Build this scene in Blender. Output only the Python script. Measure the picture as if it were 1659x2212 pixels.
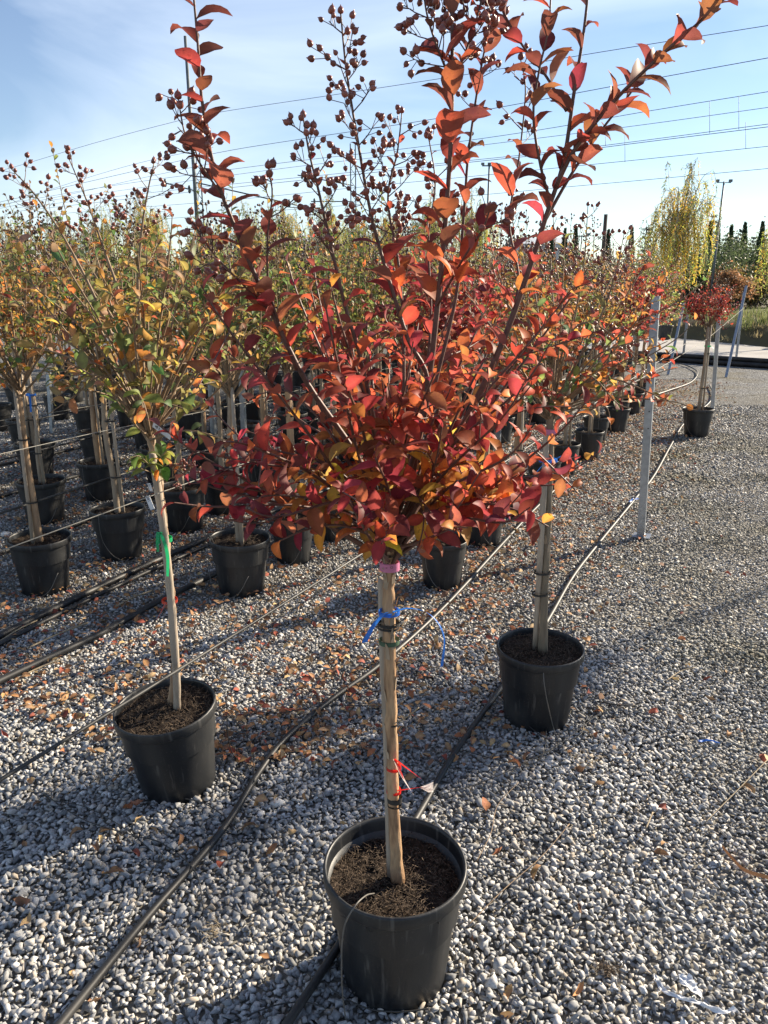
import bpy, bmesh, math
import numpy as np
from mathutils import Vector, Matrix

for _o in list(bpy.data.objects):
    bpy.data.objects.remove(_o)
SC = bpy.context.scene
COL = SC.collection
RNG = np.random.default_rng(7)

# ------------------------------------------------------------------ camera
CAM_H, PITCH = 1.76, math.radians(16.63)
FPX, CX, CY = 1661.0, 829.5, 1106.0
cam_data = bpy.data.cameras.new("camera")
cam = bpy.data.objects.new("camera", cam_data)
COL.objects.link(cam)
cam.location = (0, 0, CAM_H)
cam.rotation_euler = (math.radians(90) - PITCH, 0, 0)
cam_data.sensor_fit = 'VERTICAL'
cam_data.sensor_height = 36.0
cam_data.lens = 36.0 * FPX / 2212.0
cam_data.clip_start = 0.05
cam_data.clip_end = 3000
SC.camera = cam
SC.render.resolution_x, SC.render.resolution_y = 768, 1024

# ------------------------------------------------------------------ light
SUN_AZ, SUN_EL = math.radians(33), math.radians(24)      # azimuth from +X towards +Y
SUN_DIR = Vector((math.cos(SUN_AZ) * math.cos(SUN_EL), math.sin(SUN_AZ) * math.cos(SUN_EL), math.sin(SUN_EL)))
sun_data = bpy.data.lights.new("sun", 'SUN')
sun_data.energy = 5.0
sun_data.angle = math.radians(0.55)
sun_data.color = (1.0, 0.865, 0.675)
sun = bpy.data.objects.new("sun", sun_data)
sun.rotation_euler = SUN_DIR.to_track_quat('Z', 'Y').to_euler()
COL.objects.link(sun)

world = bpy.data.worlds.new("World")
SC.world = world
world.use_nodes = True
wn, wl = world.node_tree.nodes, world.node_tree.links
wn.clear()
w_out = wn.new("ShaderNodeOutputWorld")
w_bg = wn.new("ShaderNodeBackground")
w_bg.inputs[1].default_value = 0.069
w_sky = wn.new("ShaderNodeTexSky")
w_sky.sky_type = 'NISHITA'
w_sky.sun_disc = False
w_sky.sun_elevation = SUN_EL
w_sky.sun_rotation = math.radians(90) - SUN_AZ
w_sky.air_density = 1.0
w_sky.dust_density = 0.0
w_sky.ozone_density = 3.0
# thin high cloud, spread over the whole sky dome
w_tc = wn.new("ShaderNodeTexCoord")
w_map = wn.new("ShaderNodeMapping")
w_map.inputs['Location'].default_value = (0.35, 0.1, 0.2)
w_map.inputs['Rotation'].default_value = (0.0, 0.25, 0.5)
w_map.inputs['Scale'].default_value = (1.1, 1.6, 4.2)
w_noise = wn.new("ShaderNodeTexNoise")
w_noise.inputs['Scale'].default_value = 1.3
w_noise.inputs['Detail'].default_value = 6
w_noise.inputs['Roughness'].default_value = 0.5
w_noise.inputs['Distortion'].default_value = 0.7
w_ramp = wn.new("ShaderNodeValToRGB")
w_ramp.color_ramp.elements[0].position = 0.47
w_ramp.color_ramp.elements[0].color = (0, 0, 0, 1)
w_ramp.color_ramp.elements[1].position = 0.75
w_ramp.color_ramp.elements[1].color = (0.55, 0.55, 0.55, 1)
w_mix = wn.new("ShaderNodeMix")
w_mix.data_type = 'RGBA'
w_mix.inputs['B'].default_value = (7.4, 8.2, 9.2, 1)
wl.new(w_tc.outputs['Generated'], w_map.inputs['Vector'])
wl.new(w_map.outputs['Vector'], w_noise.inputs['Vector'])
wl.new(w_noise.outputs['Fac'], w_ramp.inputs['Fac'])
wl.new(w_ramp.outputs['Color'], w_mix.inputs['Factor'])
w_hs = wn.new("ShaderNodeHueSaturation")
w_hs.inputs['Hue'].default_value = 0.505
w_hs.inputs['Saturation'].default_value = 0.9
wl.new(w_sky.outputs['Color'], w_hs.inputs['Color'])
wl.new(w_hs.outputs['Color'], w_mix.inputs['A'])
wl.new(w_mix.outputs['Result'], w_bg.inputs[0])
wl.new(w_bg.outputs[0], w_out.inputs[0])

SC.view_settings.view_transform = 'Standard'
SC.view_settings.look = 'None'
SC.view_settings.gamma = 1.0
SC.view_settings.exposure = 1.3
SC.view_settings.use_curve_mapping = False
SC.cycles.max_bounces = 6
SC.cycles.diffuse_bounces = 3
SC.cycles.transmission_bounces = 4
SC.cycles.transparent_max_bounces = 6
SC.cycles.use_denoising = True

# ------------------------------------------------------------------ survey: sight lines to points of the place
_c, _s = math.cos(PITCH), math.sin(PITCH)

def ray(px, py):
    x, y = (px - CX) / FPX, -(py - CY) / FPX
    return Vector((x, _c + y * _s, -_s + y * _c))

def gnd(px, py, z=0.0):
    d = ray(px, py)
    t = (z - CAM_H) / d.z
    return Vector((d.x * t, d.y * t, z))

def at(px, py, Y):
    d = ray(px, py)
    t = Y / d.y
    return Vector((d.x * t, Y, CAM_H + d.z * t))

RU, RV = Vector((0.897, -0.442, 0)), Vector((0.442, 0.897, 0))   # across the plant rows / along them

def rowpt(u, v, z=0.0):
    p = RU * u + RV * v
    return Vector((p.x, p.y, z))

# ------------------------------------------------------------------ materials
def new_mat(name):
    m = bpy.data.materials.new(name)
    m.use_nodes = True
    m.node_tree.nodes.clear()
    return m, m.node_tree.nodes, m.node_tree.links

def N(nodes, kind, **kw):
    n = nodes.new(kind)
    for k, v in kw.items():
        if k in n.inputs:
            n.inputs[k].default_value = v
        else:
            setattr(n, k, v)
    return n

def ramp(nodes, stops):
    r = nodes.new("ShaderNodeValToRGB")
    e = r.color_ramp.elements
    while len(e) < len(stops):
        e.new(0.5)
    for i, (p, c) in enumerate(stops):
        e[i].position = p
        e[i].color = (*c, 1)
    return r

def simple_mat(name, color, rough=0.6, metal=0.0, var=0.25, scale=30.0, bump=0.0, spec=0.5, detail=4, stretch=None, color2=None, coord='Object', thr=(0.3, 0.7)):
    m, n, l = new_mat(name)
    out = N(n, "ShaderNodeOutputMaterial")
    b = N(n, "ShaderNodeBsdfPrincipled", Roughness=rough, Metallic=metal)
    b.inputs['Specular IOR Level'].default_value = spec
    tc = N(n, "ShaderNodeTexCoord")
    mp = N(n, "ShaderNodeMapping")
    if stretch:
        mp.inputs['Scale'].default_value = stretch
    nz = N(n, "ShaderNodeTexNoise", Scale=scale, Detail=detail, Roughness=0.6)
    c2 = color2 or tuple(c * (1 - var) for c in color)
    c1 = color if color2 else tuple(min(1, c * (1 + var)) for c in color)
    r = ramp(n, [(thr[0], c2), (thr[1], c1)])
    l.new(tc.outputs[coord], mp.inputs[0]); l.new(mp.outputs[0], nz.inputs['Vector'])
    l.new(nz.outputs['Fac'], r.inputs[0]); l.new(r.outputs[0], b.inputs['Base Color'])
    if bump:
        bp = N(n, "ShaderNodeBump", Strength=bump, Distance=0.01)
        l.new(nz.outputs['Fac'], bp.inputs['Height']); l.new(bp.outputs[0], b.inputs['Normal'])
    l.new(b.outputs[0], out.inputs[0])
    return m

def leaf_mat(name, source, trans=0.52, rough=0.55, under=(0.42, 0.27, 0.24), under_fac=0.5, blotch=(1.15, 1.25, 1.0)):
    """source: 'object' reads the object's own colour, 'mesh' a colour stored per leaf."""
    m, n, l = new_mat(name)
    out = N(n, "ShaderNodeOutputMaterial")
    if source == 'object':
        src = N(n, "ShaderNodeObjectInfo").outputs['Color']
    else:
        a = N(n, "ShaderNodeAttribute"); a.attribute_name = "leaf_colour"
        src = a.outputs['Color']
    tc = N(n, "ShaderNodeTexCoord")
    geo = N(n, "ShaderNodeNewGeometry")
    nz = N(n, "ShaderNodeTexNoise", Scale=28.0, Detail=3.0)
    l.new(geo.outputs['Position'], nz.inputs['Vector'])
    mot = N(n, "ShaderNodeMapRange"); mot.inputs[1].default_value = 0.3; mot.inputs[2].default_value = 0.7
    mot.inputs[3].default_value = 0.72; mot.inputs[4].default_value = 1.28
    l.new(nz.outputs['Fac'], mot.inputs[0])
    tone = N(n, "ShaderNodeAttribute"); tone.attribute_name = "leaf_tone"
    tm = N(n, "ShaderNodeMath", operation='MULTIPLY'); l.new(mot.outputs[0], tm.inputs[0]); l.new(tone.outputs['Fac'], tm.inputs[1])
    # blotches where the leaf has turned further
    nb = N(n, "ShaderNodeTexNoise", Scale=55.0, Detail=4.0, Roughness=0.65); l.new(geo.outputs['Position'], nb.inputs['Vector'])
    rb_ = ramp(n, [(0.50, (1, 1, 1)), (0.60, blotch), (0.70, (0.55, 0.5, 0.5))]); l.new(nb.outputs['Fac'], rb_.inputs[0])
    bm_ = N(n, "ShaderNodeVectorMath", operation='MULTIPLY'); l.new(src, bm_.inputs[0]); l.new(rb_.outputs[0], bm_.inputs[1])
    mul = N(n, "ShaderNodeVectorMath", operation='SCALE')
    l.new(bm_.outputs[0], mul.inputs[0]); l.new(tm.outputs[0], mul.inputs['Scale'])
    um = N(n, "ShaderNodeMix", data_type='RGBA')
    um.inputs['B'].default_value = (*under, 1)
    uf = N(n, "ShaderNodeMath", operation='MULTIPLY'); uf.inputs[1].default_value = under_fac
    l.new(geo.outputs['Backfacing'], uf.inputs[0]); l.new(uf.outputs[0], um.inputs['Factor'])
    l.new(mul.outputs[0], um.inputs['A'])
    b = N(n, "ShaderNodeBsdfPrincipled", Roughness=rough)
    b.inputs['Specular IOR Level'].default_value = 0.32
    t = N(n, "ShaderNodeBsdfTranslucent")
    # light that has passed through a leaf comes out more saturated
    g = N(n, "ShaderNodeGamma", Gamma=0.82)
    l.new(mul.outputs[0], g.inputs[0])
    l.new(um.outputs['Result'], b.inputs['Base Color']); l.new(g.outputs[0], t.inputs['Color'])
    mx = N(n, "ShaderNodeMixShader"); mx.inputs[0].default_value = trans
    l.new(b.outputs[0], mx.inputs[1]); l.new(t.outputs[0], mx.inputs[2])
    l.new(mx.outputs[0], out.inputs[0])
    return m

def bark_mat():
    """smooth tan crape myrtle bark, brown patches, grey flakes and small knots"""
    m, n, l = new_mat("mottled_bark")
    out = N(n, "ShaderNodeOutputMaterial"); b = N(n, "ShaderNodeBsdfPrincipled", Roughness=0.68); b.inputs['Specular IOR Level'].default_value = .25
    tc = N(n, "ShaderNodeTexCoord"); mp = N(n, "ShaderNodeMapping"); mp.inputs['Scale'].default_value = (1, 1, .22); l.new(tc.outputs['Object'], mp.inputs[0])
    n1 = N(n, "ShaderNodeTexNoise", Scale=26.0, Detail=5.0, Distortion=.8); l.new(mp.outputs[0], n1.inputs['Vector'])
    r1 = ramp(n, [(0.30, (.14, .085, .05)), (0.43, (.29, .175, .10)), (0.52, (.43, .27, .15)), (0.64, (.46, .31, .185)), (0.72, (.28, .24, .19))]); l.new(n1.outputs['Fac'], r1.inputs[0])
    n2 = N(n, "ShaderNodeTexNoise", Scale=160.0, Detail=4.0); l.new(mp.outputs[0], n2.inputs['Vector'])
    mr = N(n, "ShaderNodeMapRange"); mr.inputs[1].default_value = .3; mr.inputs[2].default_value = .7; mr.inputs[3].default_value = .8; mr.inputs[4].default_value = 1.15; l.new(n2.outputs['Fac'], mr.inputs[0])
    sc = N(n, "ShaderNodeVectorMath", operation='SCALE'); l.new(r1.outputs[0], sc.inputs[0]); l.new(mr.outputs[0], sc.inputs['Scale']); l.new(sc.outputs[0], b.inputs['Base Color'])
    ad = N(n, "ShaderNodeMath", operation='ADD'); l.new(n1.outputs['Fac'], ad.inputs[0]); l.new(n2.outputs['Fac'], ad.inputs[1])
    bp = N(n, "ShaderNodeBump", Strength=.6, Distance=.006); l.new(ad.outputs[0], bp.inputs['Height']); l.new(bp.outputs[0], b.inputs['Normal']); l.new(b.outputs[0], out.inputs[0])
    return m

M = {}
M['leaf'] = leaf_mat("leaf_single", 'object')
M['leaf_mesh'] = leaf_mat("leaf_joined", 'mesh')
M['leaf_far'] = leaf_mat("leaf_far", 'mesh', trans=0.45, rough=0.5, under=(0.45, 0.42, 0.3), under_fac=0.25)
M['needle'] = leaf_mat("needle", 'mesh', trans=0.15, rough=0.6, under=(0.1, 0.12, 0.07), under_fac=0.0)
M['bark_young'] = simple_mat("bark_young", (0.11, 0.052, 0.038), 0.55, var=0.35, scale=60, bump=0.2)
M['bark_grey'] = simple_mat("bark_grey_twig", (0.22, 0.15, 0.09), 0.7, var=0.4, scale=40, bump=0.3)
M['trunk'] = simple_mat("smooth_tan_bark", (0.46, 0.30, 0.17), 0.68, scale=22, bump=0.45, stretch=(1, 1, 0.25), color2=(0.22, 0.14, 0.085), thr=(0.38, 0.6), detail=7)
M['trunk_grey'] = simple_mat("grey_bark", (0.42, 0.32, 0.22), 0.75, scale=16, bump=0.5, stretch=(1, 1, 0.25), color2=(0.22, 0.17, 0.12), detail=6)
M['trunk_main'] = bark_mat()
M['trunk_dark'] = simple_mat("dark_ridged_bark", (0.30, 0.235, 0.16), 0.8, scale=30, bump=0.7, stretch=(1, 1, 0.15), color2=(0.10, 0.08, 0.055), detail=8)
M['flake'] = simple_mat("bark_flake", (0.33, 0.25, 0.17), 0.8, var=0.4, scale=30, stretch=(1, 1, .3), bump=.3)
M['stake'] = simple_mat("weathered_wood", (0.46, 0.38, 0.29), 0.8, scale=40, bump=0.5, stretch=(1, 1, 0.08), color2=(0.26, 0.21, 0.16), detail=6)
M['capsule'] = simple_mat("seed_capsule", (0.22, 0.07, 0.05), 0.36, var=0.5, scale=45, spec=0.5)
M['capsule_far'] = simple_mat("seed_capsule_far", (0.10, 0.055, 0.045), 0.5, var=0.4, scale=40)
M['soil'] = simple_mat("potting_soil", (0.050, 0.034, 0.023), 0.95, scale=55, bump=1.0, color2=(0.012, 0.009, 0.007), detail=8, spec=0.2)
M['fibre'] = simple_mat("coir_fibre", (0.17, 0.125, 0.088), 0.9, scale=160, color2=(0.018, 0.013, 0.010), thr=(.42, .66), spec=0.2)
M['tie_dark'] = simple_mat("dark_tie", (0.02, 0.019, 0.018), 0.6)
M['tie_green'] = simple_mat("green_tie", (0.045, 0.09, 0.05), 0.6)
M['wire_string'] = simple_mat("pale_twine", (0.26, 0.25, 0.22), 0.8, scale=200)
M['galv'] = simple_mat("galvanised_steel", (0.33, 0.36, 0.40), 0.45, 0.85, var=0.22, scale=18, bump=0.05, detail=8)
M['galv_dark'] = simple_mat("bolt_hole", (0.02, 0.02, 0.02), 0.9)
M['steel_mast'] = simple_mat("painted_mast", (0.13, 0.15, 0.16), 0.6, 0.3, var=0.3, scale=3)
M['cable'] = simple_mat("overhead_cable", (0.04, 0.045, 0.055), 0.6)
M['insul'] = simple_mat("insulator", (0.05, 0.055, 0.05), 0.3)
M['willow_bark'] = simple_mat("willow_bark", (0.33, 0.26, 0.16), 0.9, scale=20, bump=0.5, stretch=(1, 1, .2))
M['dark_bark'] = simple_mat("dark_bark", (0.08, 0.06, 0.045), 0.9, scale=20)
M['white_plastic'] = simple_mat("white_plastic", (0.60, 0.62, 0.65), 0.4, var=0.12, scale=20)
M['print'] = simple_mat("black_print", (0.03, 0.03, 0.03), 0.6)
M['pink'] = simple_mat("pink_label", (0.52, 0.17, 0.30), 0.5, var=0.12, scale=40)
M['dry_leaf'] = simple_mat("dry_leaf", (0.42, 0.19, 0.075), 0.7, scale=35, color2=(0.17, 0.075, 0.035), coord='Object')
M['straw'] = simple_mat("straw", (0.42, 0.34, 0.22), 0.8, scale=60, color2=(0.2, 0.15, 0.09))
M['glasshouse'] = simple_mat("greenhouse_sheet", (0.55, 0.57, 0.58), 0.5, var=0.08, scale=1)
M['concrete'] = simple_mat("concrete", (0.4, 0.39, 0.37), 0.9, var=0.15, scale=5)
M['rubber_blue'] = simple_mat("blue_plastic", (0.03, 0.16, 0.55), 0.45, var=.2)

def ribbon_mat(name, color, trans=0.35):
    m, n, l = new_mat(name)
    out = N(n, "ShaderNodeOutputMaterial")
    b = N(n, "ShaderNodeBsdfPrincipled", Roughness=0.3)
    b.inputs['Base Color'].default_value = (*color, 1)
    nz = N(n, "ShaderNodeTexNoise", Scale=80.0)
    bp = N(n, "ShaderNodeBump", Strength=0.3, Distance=0.005)
    l.new(nz.outputs['Fac'], bp.inputs['Height']); l.new(bp.outputs[0], b.inputs['Normal'])
    t = N(n, "ShaderNodeBsdfTranslucent"); t.inputs['Color'].default_value = (*color, 1)
    mx = N(n, "ShaderNodeMixShader"); mx.inputs[0].default_value = trans
    l.new(b.outputs[0], mx.inputs[1]); l.new(t.outputs[0], mx.inputs[2]); l.new(mx.outputs[0], out.inputs[0])
    return m

M['rib_blue'] = ribbon_mat("blue_ribbon", (0.03, 0.20, 0.72))
M['rib_green'] = ribbon_mat("green_ribbon", (0.02, 0.42, 0.16))
M['rib_red'] = ribbon_mat("red_ribbon", (0.80, 0.03, 0.02))
M['rib_red_dull'] = ribbon_mat("dull_red_ribbon", (0.62, 0.09, 0.05))

def clear_film():
    m, n, l = new_mat("clear_film")
    out = N(n, "ShaderNodeOutputMaterial")
    g = N(n, "ShaderNodeBsdfGlossy", Roughness=0.25)
    t = N(n, "ShaderNodeBsdfTransparent"); t.inputs[0].default_value = (0.95, 0.9, 0.9, 1)
    d = N(n, "ShaderNodeBsdfTranslucent"); d.inputs['Color'].default_value = (0.9, 0.86, 0.86, 1)
    a = N(n, "ShaderNodeMixShader"); a.inputs[0].default_value = 0.5
    b = N(n, "ShaderNodeMixShader"); b.inputs[0].default_value = 0.4
    l.new(g.outputs[0], a.inputs[1]); l.new(d.outputs[0], a.inputs[2])
    l.new(a.outputs[0], b.inputs[1]); l.new(t.outputs[0], b.inputs[2]); l.new(b.outputs[0], out.inputs[0])
    return m
M['film'] = clear_film()

def plastic_mat(name, base, rough, dust=0.5):
    """black moulded plastic with a film of dust and dried splashes"""
    m, n, l = new_mat(name)
    out = N(n, "ShaderNodeOutputMaterial")
    b = N(n, "ShaderNodeBsdfPrincipled")
    tc = N(n, "ShaderNodeTexCoord")
    n1 = N(n, "ShaderNodeTexNoise", Scale=7.0, Detail=5.0)
    mp = N(n, "ShaderNodeMapping"); mp.inputs['Scale'].default_value = (1, 1, 0.35)
    n2 = N(n, "ShaderNodeTexNoise", Scale=140.0, Detail=2.0)
    l.new(tc.outputs['Object'], mp.inputs[0]); l.new(mp.outputs[0], n1.inputs['Vector']); l.new(tc.outputs['Object'], n2.inputs['Vector'])
    r1 = ramp(n, [(0.40, (0, 0, 0)), (0.78, (dust, dust, dust))])
    r2 = ramp(n, [(0.62, (0, 0, 0)), (0.72, (dust * .6,) * 3)])
    l.new(n1.outputs['Fac'], r1.inputs[0]); l.new(n2.outputs['Fac'], r2.inputs[0])
    ad = N(n, "ShaderNodeMath", operation='ADD'); l.new(r1.outputs[0], ad.inputs[0]); l.new(r2.outputs[0], ad.inputs[1])
    mx = N(n, "ShaderNodeMix", data_type='RGBA')
    mx.inputs['A'].default_value = (*base, 1); mx.inputs['B'].default_value = (0.12, 0.115, 0.105, 1)
    l.new(ad.outputs[0], mx.inputs['Factor']); l.new(mx.outputs['Result'], b.inputs['Base Color'])
    rr = N(n, "ShaderNodeMapRange"); rr.inputs[3].default_value = rough; rr.inputs[4].default_value = min(1, rough + .35)
    l.new(ad.outputs[0], rr.inputs[0]); l.new(rr.outputs[0], b.inputs['Roughness'])
    l.new(b.outputs[0], out.inputs[0])
    return m
def pot_mat():
    m = plastic_mat("black_pot_plastic", (0.006, 0.008, 0.011), 0.45, 0.30)
    n, l = m.node_tree.nodes, m.node_tree.links
    b = next(x for x in n if x.type == 'BSDF_PRINCIPLED')
    tc = next(x for x in n if x.type == 'TEX_COORD')
    # runs of dried splash water down the side
    mp = N(n, "ShaderNodeMapping"); mp.inputs['Scale'].default_value = (1, 1, .07); l.new(tc.outputs['Object'], mp.inputs[0])
    ns = N(n, "ShaderNodeTexNoise", Scale=60.0, Detail=3.0); l.new(mp.outputs[0], ns.inputs['Vector'])
    rs = ramp(n, [(0.60, (0, 0, 0)), (0.72, (.38, .38, .38))]); l.new(ns.outputs['Fac'], rs.inputs[0])
    old = b.inputs['Base Color'].links[0].from_socket
    mx = N(n, "ShaderNodeMix", data_type='RGBA'); mx.inputs['B'].default_value = (.14, .135, .125, 1)
    l.new(old, mx.inputs['A']); l.new(rs.outputs[0], mx.inputs['Factor']); l.new(mx.outputs['Result'], b.inputs['Base Color'])
    bn = N(n, "ShaderNodeTexNoise", Scale=220.0); l.new(tc.outputs['Object'], bn.inputs['Vector'])
    bp = N(n, "ShaderNodeBump", Strength=.12, Distance=.002); l.new(bn.outputs['Fac'], bp.inputs['Height']); l.new(bp.outputs[0], b.inputs['Normal'])
    return m
M['pot'] = pot_mat()
M['hose'] = plastic_mat("black_hose", (0.012, 0.012, 0.013), 0.5, 0.3)
M['tube'] = plastic_mat("thin_tube", (0.02, 0.02, 0.02), 0.5, 0.3)

def gravel_mat():
    m, n, l = new_mat("crushed_stone")
    out = N(n, "ShaderNodeOutputMaterial")
    b = N(n, "ShaderNodeBsdfPrincipled", Roughness=0.85)
    b.inputs['Specular IOR Level'].default_value = 0.3
    geo = N(n, "ShaderNodeNewGeometry")
    oi = N(n, "ShaderNodeObjectInfo")
    ad = N(n, "ShaderNodeMath", operation='ADD'); fr = N(n, "ShaderNodeMath", operation='FRACT')
    l.new(geo.outputs['Random Per Island'], ad.inputs[0]); l.new(oi.outputs['Random'], ad.inputs[1]); l.new(ad.outputs[0], fr.inputs[0])
    r = ramp(n, [(0.0, (0.17, 0.174, 0.178)), (0.25, (0.30, 0.304, 0.306)), (0.5, (0.415, 0.417, 0.412)), (0.74, (0.50, 0.498, 0.488)), (0.85, (0.42, 0.36, 0.285)), (0.93, (0.53, 0.52, 0.50)), (1.0, (0.66, 0.652, 0.635))])
    l.new(fr.outputs[0], r.inputs[0])
    nz = N(n, "ShaderNodeTexNoise", Scale=130.0, Detail=5.0)
    l.new(geo.outputs['Position'], nz.inputs['Vector'])
    mr = N(n, "ShaderNodeMapRange"); mr.inputs[1].default_value = .3; mr.inputs[2].default_value = .7; mr.inputs[3].default_value = 0.78; mr.inputs[4].default_value = 1.18
    l.new(nz.outputs['Fac'], mr.inputs[0])
    sc = N(n, "ShaderNodeVectorMath", operation='SCALE'); l.new(r.outputs[0], sc.inputs[0]); l.new(mr.outputs[0], sc.inputs['Scale'])
    # patches of moss and mud
    nm = N(n, "ShaderNodeTexNoise", Scale=0.9, Detail=4.0); l.new(geo.outputs['Position'], nm.inputs['Vector'])
    rm = ramp(n, [(0.50, (0, 0, 0)), (0.66, (0.62, 0.62, 0.62))]); l.new(nm.outputs['Fac'], rm.inputs[0])
    sx = N(n, "ShaderNodeSeparateXYZ"); l.new(geo.outputs['Position'], sx.inputs[0])
    lane = N(n, "ShaderNodeMapRange"); lane.inputs[1].default_value = 0.9; lane.inputs[2].default_value = 2.2; l.new(sx.outputs['X'], lane.inputs[0])
    mm = N(n, "ShaderNodeMath", operation='MULTIPLY'); l.new(rm.outputs[0], mm.inputs[0]); l.new(lane.outputs[0], mm.inputs[1])
    mx = N(n, "ShaderNodeMix", data_type='RGBA'); mx.inputs['B'].default_value = (0.125, 0.115, 0.045, 1)
    nd = N(n, "ShaderNodeTexNoise", Scale=1.7, Detail=5.0); l.new(geo.outputs['Position'], nd.inputs['Vector'])
    rd = ramp(n, [(0.36, (0.72, 0.72, 0.715)), (0.54, (1, 1, 1))]); l.new(nd.outputs['Fac'], rd.inputs[0])
    dm = N(n, "ShaderNodeVectorMath", operation='MULTIPLY'); l.new(sc.outputs[0], dm.inputs[0]); l.new(rd.outputs[0], dm.inputs[1])
    l.new(mm.outputs[0], mx.inputs['Factor']); l.new(dm.outputs[0], mx.inputs['A'])
    l.new(mx.outputs['Result'], b.inputs['Base Color'])
    bp = N(n, "ShaderNodeBump", Strength=0.35, Distance=0.003); l.new(nz.outputs['Fac'], bp.inputs['Height']); l.new(bp.outputs[0], b.inputs['Normal'])
    l.new(b.outputs[0], out.inputs[0])
    return m
M['gravel'] = gravel_mat()

def ground_mat():
    m, n, l = new_mat("gravelly_ground")
    out = N(n, "ShaderNodeOutputMaterial")
    b = N(n, "ShaderNodeBsdfPrincipled", Roughness=0.95)
    b.inputs['Specular IOR Level'].default_value = 0.2
    geo = N(n, "ShaderNodeNewGeometry")
    vo = N(n, "ShaderNodeTexVoronoi", Scale=38.0); l.new(geo.outputs['Position'], vo.inputs['Vector'])
    sep = N(n, "ShaderNodeSeparateColor"); l.new(vo.outputs['Color'], sep.inputs[0])
    r = ramp(n, [(0.0, (0.05, 0.051, 0.052)), (0.5, (0.15, 0.15, 0.148)), (0.85, (0.25, 0.25, 0.246)), (1.0, (0.38, 0.378, 0.37))])
    l.new(sep.outputs[0], r.inputs[0])
    nl = N(n, "ShaderNodeTexNoise", Scale=1.1, Detail=5.0); l.new(geo.outputs['Position'], nl.inputs['Vector'])
    rl = ramp(n, [(0.45, (0, 0, 0)), (0.7, (0.7, 0.7, 0.7))]); l.new(nl.outputs['Fac'], rl.inputs[0])
    mx = N(n, "ShaderNodeMix", data_type='RGBA'); mx.inputs['B'].default_value = (0.13, 0.11, 0.06, 1)
    l.new(rl.outputs[0], mx.inputs['Factor']); l.new(r.outputs[0], mx.inputs['A'])
    # bare dark bed under the loose stones nearby
    sx = N(n, "ShaderNodeSeparateXYZ"); l.new(geo.outputs['Position'], sx.inputs[0])
    d = N(n, "ShaderNodeMapRange"); d.inputs[1].default_value = 8.5; d.inputs[2].default_value = 12.5; l.new(sx.outputs['Y'], d.inputs[0])
    m2 = N(n, "ShaderNodeMix", data_type='RGBA'); m2.inputs['A'].default_value = (0.17, 0.16, 0.14, 1)
    l.new(d.outputs[0], m2.inputs['Factor']); l.new(mx.outputs['Result'], m2.inputs['B'])
    l.new(m2.outputs['Result'], b.inputs['Base Color'])
    bp = N(n, "ShaderNodeBump", Strength=0.9, Distance=0.02); bp.invert = True
    l.new(vo.outputs['Distance'], bp.inputs['Height']); l.new(bp.outputs[0], b.inputs['Normal'])
    l.new(b.outputs[0], out.inputs[0])
    return m
M['ground'] = ground_mat()
M['track'] = simple_mat("pale_track", (0.46, 0.44, 0.42), 0.95, scale=6, color2=(0.30, 0.29, 0.275), bump=0.6, coord='Generated', detail=10, spec=.2)
M['track'].node_tree.nodes["Noise Texture"].inputs['Scale'].default_value = 60
M['bank'] = simple_mat("bank_earth", (0.11, 0.10, 0.05), 0.95, scale=1.5, color2=(0.07, 0.055, 0.035), bump=0.6, detail=8, spec=.2)

# ------------------------------------------------------------------ mesh helpers
def mesh_from(name, verts, faces, mat=None, smooth=True, colors=None, tone=None):
    me = bpy.data.meshes.new(name)
    verts = np.asarray(verts, dtype=np.float32).reshape(-1, 3)
    if isinstance(faces, np.ndarray):
        k = faces.shape[1]
        me.vertices.add(len(verts)); me.vertices.foreach_set("co", verts.ravel())
        me.loops.add(faces.size); me.loops.foreach_set("vertex_index", faces.astype(np.int32).ravel())
        me.polygons.add(len(faces))
        me.polygons.foreach_set("loop_start", np.arange(0, faces.size, k, dtype=np.int32))
        me.update(calc_edges=True)
        me.validate()
    else:
        me.from_pydata(verts.tolist(), [], faces)
    if smooth and len(me.polygons):
        me.polygons.foreach_set("use_smooth", np.ones(len(me.polygons), dtype=bool))
    if colors is not None:
        a = me.color_attributes.new("leaf_colour", 'FLOAT_COLOR', 'POINT')
        c = np.ones((len(verts), 4), dtype=np.float32); c[:, :3] = colors
        a.data.foreach_set("color", c.ravel())
    if tone is not None or colors is not None:
        a = me.attributes.new("leaf_tone", 'FLOAT', 'POINT')
        t = np.ones(len(verts), dtype=np.float32) if tone is None else np.resize(np.asarray(tone, dtype=np.float32), len(verts))
        a.data.foreach_set("value", t)
    if mat:
        me.materials.append(mat)
    me.update()
    return me

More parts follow.
